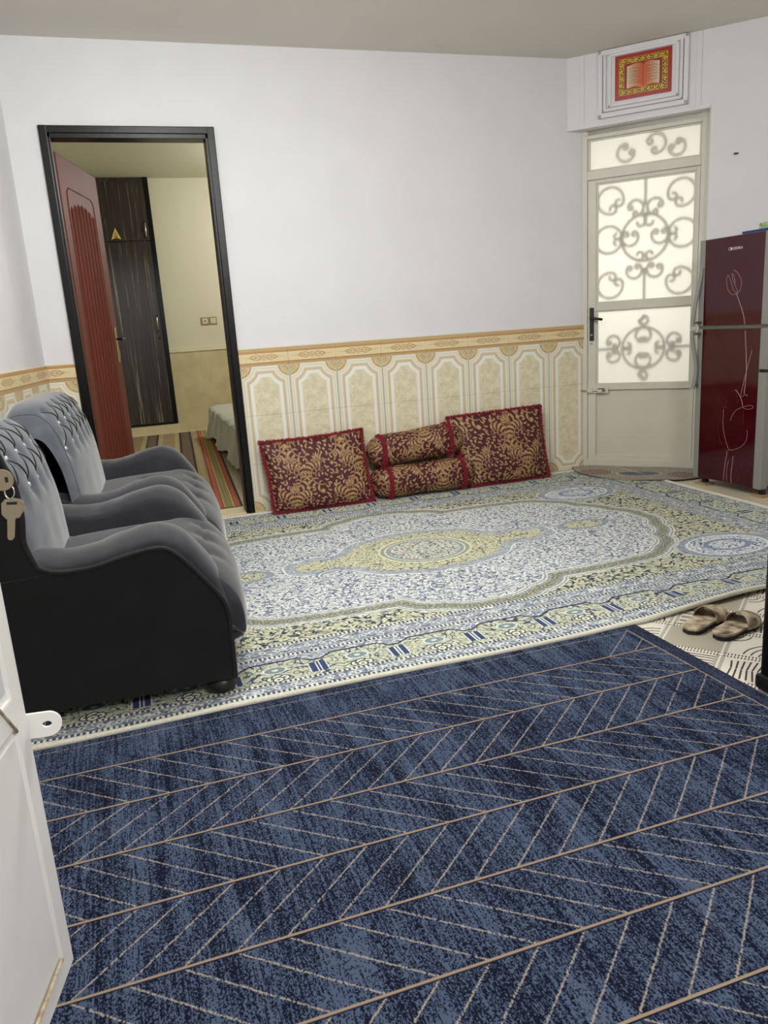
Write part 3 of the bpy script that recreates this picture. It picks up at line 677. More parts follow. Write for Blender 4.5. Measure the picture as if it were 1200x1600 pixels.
# ---------------------------------------------------------------- white outer door in the slanted wall
d1 = sempty('door_1', (3.13, 0, 0)); d1['label'] = 'white metal outer door with frosted panes over iron scrolls'
DW, DH = .797, 2.285
fm = MB(); fm.box(-.008, .026, -.05, .012, 0, DH, .003, fr=FP); fm.box(.748, DW+.01, -.05, .012, 0, DH, .003, fr=FP); fm.box(.026, .748, -.05, .012, 2.255, DH+.028, .003, fr=FP); fm.box(-.008, DW+.01, -.05, .012, DH-.01, DH+.03, .003, fr=FP); fm.box(.026, .748, -.05, .014, 1.998, 2.055, .004, fr=FP); fm.box(.026, .748, -.05, -.002, 1.98, 2.0, .001, fr=FP); fm.box(.02, .75, -.06, .010, 0.0, .066, .003, fr=FP); fm.box(.02, .034, -.05, -.03, 0.0, 2.2, .001, fr=FP); fm.box(.742, .75, -.05, -.03, 0.0, 2.2, .001, fr=FP)
fm.box(OPW-.088, OPW-.084, -.02, .088, 0, 2.309, fr=FP)
fm.build('door_frame', M_door_white, d1)
MB().box(.026, .748, -.034, -.028, 2.055, 2.255, fr=FP).build('transom_pane', M_pane, d1)
tm = MB(); 
for (a0, a1, b0, b1) in ((.026, .042, 2.055, 2.255), (.734, .748, 2.055, 2.255), (.042, .734, 2.245, 2.255), (.042, .734, 2.055, 2.066)): tm.box(a0, a1, -.03, -.01, b0, b1, .002, fr=FP)
tm.build('glazing_bead', M_door_white, d1)
lv = MB()
lv.box(.028, .086, -.036, .004, .06, 1.992, .003, fr=FP); lv.box(.722, .746, -.036, .004, .06, 1.992, .003, fr=FP)
lv.box(.086, .722, -.036, .004, 1.972, 1.992, .003, fr=FP); lv.box(.086, .722, -.036, .004, 1.130, 1.182, .003, fr=FP); lv.box(.086, .722, -.036, .004, .575, .612, .003, fr=FP); lv.box(.086, .722, -.036, .004, .06, .100, .003, fr=FP)
leaf1 = lv.build('door_leaf', M_door_white, d1)
MB().box(.080, .724, -.026, -.016, .098, .577, fr=FP).build('lower_panel', mat('greige_sheet_metal', (206, 200, 182), .4, noise=.3, nscale=4), leaf1)
for z0, z1 in ((.609, 1.133), (1.179, 1.975)):
    MB().box(.082, .724, -.026, -.022, z0, z1, fr=FP).build('frosted_pane', M_pane, leaf1)
bd = MB()
for z0, z1 in ((.612, 1.13), (1.182, 1.972)):
    for (a0, a1, b0, b1) in ((.086, .098, z0, z1), (.710, .722, z0, z1), (.098, .710, z1-.010, z1), (.098, .710, z0, z0+.010)): bd.box(a0, a1, -.022, -.004, b0, b1, .002, fr=FP)
bd.build('glazing_bead', M_door_white, leaf1)
M_iron = mat('painted_iron', (176, 170, 156), .6, noise=.3)
NI = -.046
def cscroll(cx, cz, R, a_open, sg=1, gap=.9, rc=.36, flat=1.0, tw=.0095):
    """C-shaped scroll open towards a_open with two inward curls"""
    pts = []
    a0 = a_open+gap; a1 = a_open+2*PI-gap
    def curl(a, s_):
        ex, ez = cx+R*math.cos(a), cz+R*flat*math.sin(a); r = R*rc
        ccx, ccz = cx+(R-r)*math.cos(a), cz+(R*flat-r)*math.sin(a)
        return [(ccx+r*(1-.6*t)*math.cos(a+s_*t*5.2), ccz+r*(1-.6*t)*math.sin(a+s_*t*5.2)) for t in [i/14 for i in range(1, 15)]]
    pts += list(reversed(curl(a0, -1)))
    pts += [(cx+R*math.cos(a), cz+R*flat*math.sin(a)) for a in np.linspace(a0, a1, 28)]
    pts += curl(a1, 1)
    MB().tube([FP(x, NI, z) for x, z in pts], tw, 6).build('iron_scroll', M_iron, d1)
def bar(x0, z0, x1, z1, tw=.0095): MB().tube([FP(x0, NI, z0), FP(x1, NI, z1)], tw, 6).build('iron_bar', M_iron, d1)
mx_ = .404
bar(mx_, 1.185, mx_, 1.40); bar(mx_, 1.80, mx_, 1.97)
cscroll(mx_, 1.595, .150, PI/2, gap=.30, rc=.30); cscroll(mx_, 1.595, .150, -PI/2, gap=.30, rc=.22)
for s_ in (-1, 1):
    cscroll(mx_+s_*.095, 1.60, .052, PI/2-s_*.0+PI*(0 if s_ > 0 else 0), gap=.9); cscroll(mx_+s_*.062, 1.785, .050, -PI/2+s_*.9); cscroll(mx_+s_*.066, 1.385, .050, PI/2-s_*2.3 if False else -PI/2-s_*.2+PI)
    cscroll(mx_+s_*.235, 1.60, .088, 0 if s_ < 0 else PI, gap=.42, rc=.34)
    cscroll(mx_+s_*.225, 1.85, .085, (-.8 if s_ < 0 else PI+.8), gap=.55); cscroll(mx_+s_*.225, 1.30, .085, (.8 if s_ < 0 else PI-.8), gap=.55)
cscroll(mx_, .868, .140, 0, gap=.2, rc=.25, flat=1.0); cscroll(mx_, .868, .140, PI, gap=.2, rc=.25)
cscroll(mx_, .955, .050, -PI/2, gap=.5); cscroll(mx_, .785, .050, PI/2, gap=.5); cscroll(mx_, 1.055, .030, 2.4); cscroll(mx_, .680, .030, -2.4)
for s_ in (-1, 1):
    cscroll(mx_+s_*.20, .915, .044, -s_*.0-PI/2+s_*.5); cscroll(mx_+s_*.20, .820, .044, PI/2-s_*.5)
bar(.095, .868, .24, .868); bar(.57, .868, .715, .868)
# transom ironwork
cscroll(mx_-.13, 2.14, .055, .8); cscroll(mx_+.06, 2.17, .060, 3.6); cscroll(mx_+.19, 2.13, .05, 2.2)
# handle, lock, bolt
hp = MB().box(.042, .072, .004, .014, .925, 1.155, .004, fr=FP).build('handle_plate', M_blackpl, leaf1)
MB().tube([FP(.057, .010, 1.085), FP(.057, .050, 1.085), FP(.066, .056, 1.084), FP(.140, .056, 1.070)], [.011, .010, .010, .009], 8).build('lever', M_blackpl, leaf1)
MB().tube([FP(.057, .014, .965), FP(.057, .020, .965)], .010, 12).build('lock_cylinder', M_chrome, leaf1)
MB().tube([FP(.055, .004, .905), FP(.055, .009, .905)], .007, 10).build('lock_cylinder', M_chrome, leaf1)
bt_ = MB().box(.060, .175, .004, .016, .553, .592, .002, fr=FP).build('bolt_plate', M_door_white, leaf1)
MB().tube([FP(-.02, .022, .572), FP(.155, .022, .572)], .006, 8).build('bolt_rod', M_chrome, leaf1)
bg_ = MB()
for x0 in (.028, .100): bg_.box(x0, x0+.035, .006, .032, .558, .588, .003, fr=FP)
bg_.build('bolt_guide', M_door_white, leaf1); MB().box(.105, .150, .030, .034, .583, .589, fr=FP).build('bolt_slot', M_blackpl, leaf1)

# plaster frame with verse plate above the door
pf = thing('plaster_frame', 'square white moulded plaster frame above the white outer door', 'moulding', FD(.48, 0, 2.35))
def ringframe(x0, x1, z0, z1, wdt, n0, n1, name, bev=.004):
    b = MB()
    b.box(x0, x1, n0, n1, z0, z0+wdt, bev, fr=FD); b.box(x0, x1, n0, n1, z1-wdt, z1, bev, fr=FD)
    b.box(x0, x0+wdt, n0, n1, z0, z1, bev, fr=FD); b.box(x1-wdt, x1, n0, n1, z0, z1, bev, fr=FD); return b.build(name, M_wall, pf)
MB().box(.205, .755, .0, .012, 2.35, 2.748, .003, fr=FD).build('backing_board', M_wall, pf)
ringframe(.205, .755, 2.35, 2.748, .028, .008, .030, 'outer_moulding', .008); ringframe(.240, .722, 2.384, 2.732, .016, .010, .030, 'middle_moulding', .006); ringframe(.268, .698, 2.408, 2.722, .020, .010, .024, 'inner_moulding', .006)
vb = MB(); x0, x1, z0, z1 = .312, .656, 2.440, 2.698
vb.add([FD(x0, .019, z0), FD(x1, .019, z0), FD(x1, .019, z1), FD(x0, .019, z1), FD(x0, .0135, z0), FD(x1, .0135, z0), FD(x1, .0135, z1), FD(x0, .0135, z1)],
       [(0, 1, 2, 3), (4, 7, 6, 5), (0, 4, 5, 1), (1, 5, 6, 2), (2, 6, 7, 3), (3, 7, 4, 0)], [(0, 0), (1, 0), (1, 1), (0, 1)]*2)
tag(vb.build('verse_plaque', M_verse), 'small red and gold plaque showing an open book of script above the door', 'plaque')
st = MB().box(.08, .113, 0, .006, 2.31, CZ-.002, .002, fr=FD); st.box(.80, .83, 0, .006, 2.31, CZ-.002, .002, fr=FD); st.box(.0, OPW, 0, .010, 2.309, 2.33, .003, fr=FD); struct(st.build('trim_6', M_wall))
tag(MB().box(1.030, 1.056, 0, .010, 2.018, 2.028, .002, fr=FD).build('wall_clip', M_blackpl), 'tiny black clip on the white wall above the burgundy fridge', 'clip')

# ---------------------------------------------------------------- near white door at the left, with keys
FN = frame((-.238, -3.652), math.radians(-102.53))     # n = (sin, -cos) -> (-.976, .217): away; visible face is n=0, body n>0
d3 = sempty('door_3', (-.238, -3.652, 0)); d3['label'] = 'near open white metal door with recessed panels at left'
b = MB(); b.box(0, .92, 0, .036, .10, 2.05, .003, fr=FN)
leaf3 = b.build('door_leaf', M_white_metal, d3)
b = MB(); b.box(0, .040, -.006, .002, .10, 2.05, .002, fr=FN); b.box(.86, .92, -.006, .002, .10, 2.05, .002, fr=FN); b.build('stile', M_white_metal, leaf3)
b = MB(); b.box(.040, .86, -.006, .002, .10, .135, .002, fr=FN); b.build('bottom_rail', M_white_metal, leaf3)
b = MB(); b.box(.036, .86, -.006, .002, .575, .625, .004, fr=FN); b.build('middle_rail', M_white_metal, leaf3)
b = MB(); b.box(.048, .85, -.0025, .002, .15, .560, .001, fr=FN); b.build('lower_panel', M_white_metal, leaf3)
b = MB(); b.box(.052, .85, -.004, .002, .640, 1.95, .002, fr=FN); b.build('upper_panel', mat('pale_glass_panel', (206, 208, 212), .3, noise=.2), leaf3)
b = MB(); b.tube([FN(.046, -.006, .142), FN(.30, -.006, .142), FN(.85, -.006, .142)], .004, 6); b.tube([FN(.045, -.006, .57), FN(.09, -.006, .632), FN(.2, -.006, .636)], .0035, 6); b.build('weld_bead', M_rust, leaf3)
# hasp tab with a hole, projecting past the edge
FH = lambda a, z, n: (-.236+a*.975, -3.650+a*.05+n, z)
outer = [(-.012, .531), (.030, .527)]+[(.033+.0215*math.cos(t), .5485+.0215*math.sin(t)) for t in np.linspace(-PI/2, PI/2, 14)]+[(-.012, .574)]
hole = [(.0315+.0075*math.cos(t), .549+.0055*math.sin(t)) for t in np.linspace(0, 2*PI, 17)[:-1]]
bm = bmesh.new(); 
def loopv(pl): 
    vs = [bm.verts.new(Vector((a, z, 0))) for a, z in pl]; return [bm.edges.new((vs[i], vs[(i+1) % len(vs)])) for i in range(len(vs))]
ed = loopv(outer)+loopv(hole); bmesh.ops.triangle_fill(bm, use_beauty=True, edges=ed)
r = bmesh.ops.extrude_face_region(bm, geom=bm.faces[:]); 
for v in [g for g in r['geom'] if isinstance(g, bmesh.types.BMVert)]: v.co.z = .005
for v in bm.verts: v.co = Vector(FH(v.co.x, v.co.y, v.co.z))
bmesh.ops.recalc_face_normals(bm, faces=bm.faces[:]); me = bpy.data.meshes.new('hasp_tab'); bm.to_mesh(me); bm.free(); me.materials.append(M_white_metal)
o = bpy.data.objects.new('hasp_tab', me); C.objects.link(o); o.parent = leaf3; 
# jamb post it hangs on
struct(MB().box(.922, .98, -.01, .05, 0, 2.15, .004, fr=FN).build('trim_7', M_white_metal))
# lock cylinder and keys
LK = Vector(FN(.055, 0, .968))
MB().tube([LK+Vector((-.01, .0, 0)), LK+Vector((.030, -.006, 0))], .011, 14).build('lock_cylinder', M_chrome, leaf3)
ks = thing('key_ring', 'two steel keys on a ring hanging from the lock of the near white door', 'keys', tuple(LK+Vector((.045, 0, 0))))
cv = Vector((math.cos(-.15), math.sin(-.15), 0)); face = lambda cx, a, z, n: (cx[0]+cv.x*a-cv.y*n, cx[1]+cv.y*a+cv.x*n, cx[2]+z)
K0 = (-.1945, -3.707, .9655)
b = MB(); pl = [(.0155*math.cos(t), .0155*math.sin(t)) for t in np.linspace(0, 2*PI, 29)[:-1]]; b.prism(pl, -.0014, .0014, lambda a, z, n: face(K0, a, z, n)); b.prism([(-.0115, -.004), (-.034, -.004), (-.034, .004), (-.0115, .004)], -.001, .001, lambda a, z, n: face(K0, a, z, n)); k1 = b.build('key_bow', M_brasskey, ks)
b = MB(); b.prism([(.0045, -.004), (.0085, -.0035), (.0085, .004), (.0045, .004)], -.0022, .0022, lambda a, z, n: face(K0, a, z, n)); b.build('key_slot', M_blackpl, k1)
b = MB(); b.tube([face(K0, .007+.0065*math.cos(t), -.018+.010*math.sin(t), .002*math.sin(t*1)) for t in np.linspace(0, 2*PI, 21)[:-1]], .0011, 6, closed=True); b.build('split_ring', M_chrome, ks)
K1 = (-.1885, -3.7072, .9225)
b = MB(); hd_ = [(-.014, -.007), (-.008, -.0145), (.010, -.0145), (.0155, -.006), (.0165, .008), (.011, .0125), (.002, .0150), (-.010, .0140), (-.0145, .009)]
sh = lambda a, z, n: face(K1, a+.16*z, z, n)
b.prism(hd_, -.0013, .0013, sh); b.prism([(-.0065, -.013), (.005, -.013), (.004, -.019), (.003, -.043), (.000, -.0465), (-.004, -.0465), (-.0065, -.043), (-.0065, -.019)], -.0010, .0010, sh); k2 = b.build('key', M_brasskey, ks)
b = MB(); b.prism([(-.007, .0065), (.0075, .0055), (.0075, .0095), (-.007, .0105)], -.0018, .0018, sh); b.build('key_slot', M_blackpl, k2)

# ---------------------------------------------------------------- rugs
def rug_grid(x0, x1, y0, y1, nx, ny, zf, name, m, parent, off=(0, 0)):
    b = MB()
    def fn(a, c):
        x = x0+(x1-x0)*a; y = y0+(y1-y0)*c; dx, dy, z = zf(x, y); return (x+dx, y+dy, z), (a, c)
    b.grid(fn, nx, ny); return b.build(name, m, parent, recalc=False)
def zbig(x, y):
    z = .0105+.0012*math.sin(x*5.1+y*3)+.0010*math.sin(y*7-x*2.2)
    lift = math.exp(-((y+2.66)/.13)**2)
    z += lift*(.016*math.exp(-((x-2.15)/.35)**2)+.002*math.sin(x*9)); dy = .055*lift*min(1, max(0, (x-1.70)/.6))
    dy += .006*lift*math.sin(x*4.0)
    return (0, dy, z)
big = thing('oriental_rug', 'large pale blue and yellow oriental rug with central medallion before the cushions', 'rug', (RC[0], RC[1], 0))
rug_grid(RC[0]-RU, RC[0]+RU, RC[1]-RV, RC[1]+RV, 150, 100, zbig, 'pile', M_rug, big)
path = []
def pe(x, y): dx, dy, z = zbig(x, y); path.append((x+dx, y+dy, max(z-.002, .0095)))
X0, X1, Y0, Y1 = RC[0]-RU, RC[0]+RU, RC[1]-RV, RC[1]+RV
for t in np.linspace(X0, X1, 100)[:-1]: pe(t, Y0)
for t in np.linspace(Y0, Y1, 50)[:-1]: pe(X1, t)
for t in np.linspace(X1, X0, 60)[:-1]: pe(t, Y1)
for t in np.linspace(Y1, Y0, 50)[:-1]: pe(X0, t)
MB().tube(path, .0095, 8, closed=True).build('binding', M_bind, big)
blue = thing('navy_rug', 'navy blue rug with tan leaf vein lines in the foreground', 'rug', (.4, -3.7, 0))
rug_grid(BX0, BX1, BY0, BY1, 60, 60, lambda x, y: (.02*(-3.2-y)+.0, 0, .0065+.0006*math.sin(x*6)*math.sin(y*5)), 'pile', M_blue, blue)
bp_ = [(BX0+.02*(-3.2-BY0), BY0, .004)]+[(BX1+.02*(-3.2-t), t, .0045) for t in np.linspace(BY0, BY1, 12)]+[(t, BY1, .0045) for t in np.linspace(BX1, BX0, 20)[1:]]
MB().tube(bp_, .0038, 6).build('binding', M_bluebind, blue)
vm = MB(); ca, sa = math.cos(.70), math.sin(.70)
def vfn(a, c):
    x = 1.30+1.6*a; y = -3.9+1.45*c; px_, py_ = x-1.544, y+2.901; return (x, y, .0022), ((px_*ca+py_*sa)/.40+.25, (-px_*sa+py_*ca)/.40+.0)
vm.grid(vfn, 12, 12, smooth=False); tag(vm.build('vinyl_mat', M_vinyl, recalc=False), 'cream vinyl floor sheet with dark geometric pattern under the slippers', 'floor mat')
# half-moon mat before the white door
hm = MB()
def hfn(a, c):
    ang = PI*a; rr = c; d = .43-.50*math.cos(ang)*rr; n = -.0+.455*math.sin(ang)*rr+.012
    x, y, z = FP(d, n, 0); return (x, y, .0185+.004*math.sin(d*14)*c), (.5-.5*math.cos(ang)*rr, 1-math.sin(ang)*rr*.95)
hm.grid(hfn, 40, 8); 
hmt = thing('half_moon_mat', 'small half round grey patterned mat at the foot of the white outer door', 'mat', FP(.43, .1, 0))
hm.build('pile', M_smat, hmt, recalc=False)
MB().tube([hfn(t, 1)[0] for t in np.linspace(0, 1, 41)], .006, 6).build('binding', mat('grey_binding', (140, 132, 116), .9, noise=.4), hmt)
# carpet in the bedroom
kb = MB(); ka = .055
def kfn(a, c):
    lx = 1.35*(a-1); ly = 4.5*c; x = .607+lx*math.cos(ka)+ly*math.sin(ka); y = .20+ly*math.cos(ka)-lx*math.sin(ka)*.0; return (x, y, .009), (1-1.35/2.4*(1-a), c)
kb.grid(kfn, 8, 12); tag(kb.build('striped_carpet', M_kilim, recalc=False), 'red gold and black striped carpet beyond the bedroom doorway', 'carpet')

# ---------------------------------------------------------------- grey velvet armchair and loveseat
Wv = Vector((math.cos(A_LEFT), math.sin(A_LEFT))); E1 = Vector((-Wv.y, Wv.x)); SO = Vector((XL, 0))
PV = SO+E1*1.03+Wv*2.45                        # near front corner of the armchair
A_SEAT = A_LEFT+.10
Wv = Vector((math.cos(A_SEAT), math.sin(A_SEAT))); E1 = Vector((-Wv.y, Wv.x))
def FS(t, s, z): p = PV+E1*(t-1.03)+Wv*(s-2.45); return (p.x, p.y, z)

def seat_piece(name, label, cat, s0, s1, shear, buttons, zcrest=.925, tsh=0, tall=False, tb=0):
    th = thing(name, label, cat, FS(.5, (s0+s1)/2, 0), 'grey velvet seats along the left wall')
    sc = (s0+s1)/2; hw = (s1-s0)/2; AW = .195
    # body
    b = MB(); b.box(.25, .99, s0+.02, s1-.02, .06, .37, .015, fr=lambda t, s, z: FS(t+tsh, s, z)); b.build('body', M_velvet_shade, th)
    prof = [(.50, .518), (.513, .500), (.564, .484), (.658, .489), (.755, .513), (.852, .526), (.905, .495), (.972, .41), (1.028, .318), (1.033, .198), (1.031, .066)]
    up = [(.33, .895), (.40, .89), (.450, .868), (.468, .823), (.485, .774), (.490, .677), (.483, .60)]
    prof = [(t, z+(.014*(1.03-t)/.53 if z > .35 else 0)) for t, z in prof]
    poly = [(.24, .06), (.24, .86)]+up+prof
    low = [(.24, .06), (.24, .60), (.30, .62), (.40, .60), (.44, .54)]+prof
    for (sa, sb, pl_) in ((s1-.022, s1, poly if tall else low), (s0, s0+.022, low)):
        b = MB(); b.prism(pl_, sa, sb, lambda t, z, s: FS(t+tsh, s, z)); b.build('side_panel', M_velvet_shade, th)
    for s in (s1+.001, s0-.001):
        b = MB(); pts = catmull([(t, z, 0) for t, z in (up if (tall and s > s1) else [])+prof], 5); b.tube([FS(p[0]+tsh, s, p[1]) for p in pts], .0078, 6); b.build('piping', M_pipe_shade, th)
        b = MB(); b.tube([FS(.245+tsh, s, .487), FS(.35+tsh, s, .484), FS(.50+tsh, s, .492)], .003, 5); b.build('piping', M_pipe_shade, th)
    # arms
    ap = [(.36, .50), (.45, .50)]+[(.564, .484), (.658, .489), (.755, .510), (.848, .522), (.905, .495), (.972, .41), (1.010, .318), (1.012, .198), (1.0, .15)]
    ap = [(t, z+(.014*(1.03-t)/.53 if z > .35 else 0)) for t, z in ap]
    ac = catmull([(t, z, 0) for t, z in ap], 5)
    for side in (1, -1):
        def afn(a, c, side=side):
            i = a*(len(ac)-1); k = min(int(i), len(ac)-2); f = i-k; p = ac[k]*(1-f)+ac[k+1]*f; d = (ac[k+1]-ac[k]); k2 = min(k+2, len(ac)-2); k0 = max(k-2, 0); d = (ac[k2+1]-ac[k0]).normalized(); n = Vector((-d[1], d[0], 0))
            if n[1] < 0 and n[0] < 0: n = -n
            fr_ = max(0, (a-.62)/.38); bul = .036+.020*math.exp(-((a-.50)/.20)**2)
            if c < .75:
                ph = PI*c/.75*.94; off = bul*math.sin(ph)**.62 if ph > 0 else 0; s_ = AW/2+AW/2*math.cos(ph); dz = 0
            else:
                q = (c-.75)/.25; ph = PI*.94; off = bul*math.sin(ph)**.62*(1-q); s_ = AW/2+AW/2*math.cos(ph)-.006*q; dz = -.14*q*(1-fr_)
            wr_ = .0016*math.sin(a*40+c*9)*math.sin(a*23)*math.sin(PI*c)
            off += wr_
            t = p[0]+n[0]*off+tsh-(.02*fr_*(c > .75)); z = p[1]+n[1]*off+dz
            s = (s1-AW+s_) if side > 0 else (s0+AW-s_)
            return FS(t, s, z), (a, c)
        b = MB(); b.grid(afn, 60, 22); b.build('armrest', M_velvet, th)
    # seat cushion
    sp_ = catmull([(.30, .435, 0), (.50, .458, 0), (.70, .474, 0), (.86, .478, 0), (.96, .462, 0), (1.035, .415, 0), (1.086, .345, 0), (1.104, .265, 0), (1.096, .195, 0), (1.045, .165, 0), (.98, .155, 0)], 5)
    L0, L1 = s0+AW*.86, s1-AW*.86
    tufts = [(.78, sc-hw*.26), (.78, sc+hw*.26), (1.00, sc-hw*.40), (1.0, sc+hw*.02), (1.0, sc+hw*.44)]
    def sfn(a, c):
        i = a*(len(sp_)-1); k = min(int(i), len(sp_)-2); f = i-k; p = sp_[k]*(1-f)+sp_[k+1]*f; d = (sp_[k+1]-sp_[k]).normalized(); n = Vector((-d[1], d[0], 0))
        if n[0] < -.2: n = -n
        front = max(0, min(1, (p[0]-.86)/.14)) if a < .8 else 1; front = front*front*(3-2*front); ww = AW*.83*front        # the front roll widens in front of the arms
        lo, hi = L0-ww, L1+ww; s = lo+(hi-lo)*c; v = abs(2*c-1)
        off = -.018*v**9*(1 if a > .1 else 0)-.085*max(0, (v-.965)/.035)*.6*min(1, max(0, (a-.45)/.1))+.012*(1-v**2)-.012
        for tt, ss in tufts:
            dt, ds = p[0]-tt, s-ss; r2_ = (dt*dt+ds*ds)/.045**2; off -= .013*math.exp(-r2_)+.006*math.exp(-(dt/.008)**2-(ds/.09)**2)
        off += .0012*math.sin(s*17+a*9)*math.sin(a*21)
        return FS(p[0]+n[0]*off+tsh, s, p[1]+n[1]*off), (a, c)
    b = MB(); b.grid(sfn, 90, 90); b.build('seat_cushion', M_velvet, th)
    b = MB(); 
    def afr(a, c): s = s0+.03+(s1-s0-.06)*a; return FS(1.012+.012*math.sin(PI*c)+tsh+.003*math.sin(s*60), s, .055+.12*c), (a, c)
    b.grid(afr, 30, 6); b.build('front_apron', M_velvet, th)
    # backrest
    zb = .40
    def back(a, c, lift=0.):
        sg = 2*a-1; s = sc+sg*(hw-.006)
        sq = sg/1.10 if sg > 0 else sg
        h_ = (max(0, 1-abs(sq)**6))**(1/3.0); zt = zb+(zcrest-zb)*max(h_, .05)
        if sg > .98: pass
        ph = PI*c; T = .140*(1-.20*abs(sg)**6); cs = math.cos(ph); ct = (1 if cs > 0 else -1)*abs(cs)**.62
        zz = zb+(zt-zb)*max(0, math.sin(ph))**.72
        lean = -.035*((zz-zb)/.5)**1.3 if c < .5 else -.035*((zz-zb)/.5)
        t = .350+tb+T*ct+lean+shear*(s-sc)+.0
        t += .028*(1-sg*sg)*max(0, math.cos(ph))
        for bt in buttons:
            da, dc = (a-bt[0])*2*hw, (c-bt[1])*1.1
            if c < .5: t -= .018*math.exp(-(da*da+dc*dc)/.028**2)
        t += lift+.001*math.sin(a*30)*math.sin(c*27)
        return FS(t+tsh, s, zz), (a, c)
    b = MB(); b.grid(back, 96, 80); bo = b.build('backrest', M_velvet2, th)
    # thin dark tubes standing for the crease shade along the edge rolls
    bands = []
    for k, ex in enumerate((.93, .07)):
        b = MB(); b.tube([back(ex, c, .0005)[0] for c in np.linspace(.03, .72, 34)], .0012, 5); b.build('roll_crease_shade', M_pipe_shade, bo)
    for bt in buttons:
        if bt[2]:
            p = Vector(back(bt[0], bt[1], .004)[0]); b = MB()
            prof_ = [(.001, -.006), (.008, -.005), (.0115, 0), (.008, .005), (.001, .0075)]
            b.lathe([(r_, z_) for r_, z_ in prof_], 0, 0, 8, fr=lambda x, y, z, p=p: (p.x+E1.x*z+Wv.x*x, p.y+E1.y*z+Wv.y*x, p.z+y)); b.build('button', M_crystal, bo)
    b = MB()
    def pleat_shadow(p, q, bend=.012):  # thin dark tubes laid on as the shadow lines of the pleats
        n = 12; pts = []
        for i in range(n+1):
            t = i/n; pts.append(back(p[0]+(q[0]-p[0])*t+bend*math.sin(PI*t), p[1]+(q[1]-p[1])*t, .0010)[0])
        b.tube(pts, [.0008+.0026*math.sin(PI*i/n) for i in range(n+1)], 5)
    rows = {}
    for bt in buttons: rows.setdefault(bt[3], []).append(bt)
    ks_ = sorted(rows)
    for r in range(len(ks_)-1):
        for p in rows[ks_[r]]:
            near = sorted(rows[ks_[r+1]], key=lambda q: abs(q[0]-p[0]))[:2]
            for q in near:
                if abs(q[0]-p[0]) < .14: pleat_shadow(p, q, .012 if q[0] > p[0] else -.012)
    b.build('pleat_shadow', M_pipe_shade, bo)
    # bun feet
    for s in (s0+.055, s1-.05):
        for t in (.985, .31):
            p = FS(t+tsh, s, 0); b = MB(); b.lathe([(.028, .0145), (.044, .020), (.050, .036), (.046, .054), (.034, .068)], p[0], p[1], 18); b.build('foot', M_blackpl, th)
    return th
def rowb(c, a0, step, n, vis, r): return [(a0+step*k, c, vis, r) for k in range(n)]
bt_far = rowb(.385, .13, .125, 7, False, 0)+rowb(.275, .19, .125, 6, True, 1)+rowb(.185, .13, .125, 7, True, 2)
seat_piece('loveseat', 'wide grey velvet seat with crystal buttoned back, nearer the bedroom doorway', 'armchair', .43, 1.575, 0.0, bt_far, .93, 0, False, .05)
bt_near = rowb(.40, .16, .17, 5, False, 0)+rowb(.27, .24, .17, 4, True, 1)+rowb(.17, .14, .17, 5, True, 2)
seat_piece('armchair', 'narrower grey velvet seat with dark shaded side panel, nearest the camera', 'armchair', 1.60, 2.45, 0, bt_near, .915, 0, True)

# ---------------------------------------------------------------- floor cushions
def strands(mb, path, nrm_fn, n, L=.026, spread=.5, r=.0014):
    m = len(path)
    for i in range(n):
        t = rng.random()*(m-1); k = int(t); f = t-k; p = Vector(path[k])*(1-f)+Vector(path[min(k+1, m-1)])*f
        d = Vector(nrm_fn(k, p)); d = (d+Vector(rng.normal(0, spread, 3))).normalized(); l = L*rng.uniform(.6, 1.1)
        q = p+d*l*.5+Vector(rng.normal(0, .002, 3)); e = p+d*l+Vector((0, 0, -.25*l))
        a = d.cross(Vector((.3, .2, 1))).normalized()*r; c = d.cross(a).normalized()*r
        vs = [p+a, p-a*.5+c, p-a*.5-c, q+a, q-a*.5+c, q-a*.5-c, e]
        mb.add(vs, [(0, 1, 4, 3), (1, 2, 5, 4), (2, 0, 3, 5), (3, 4, 6), (4, 5, 6), (5, 3, 6)])
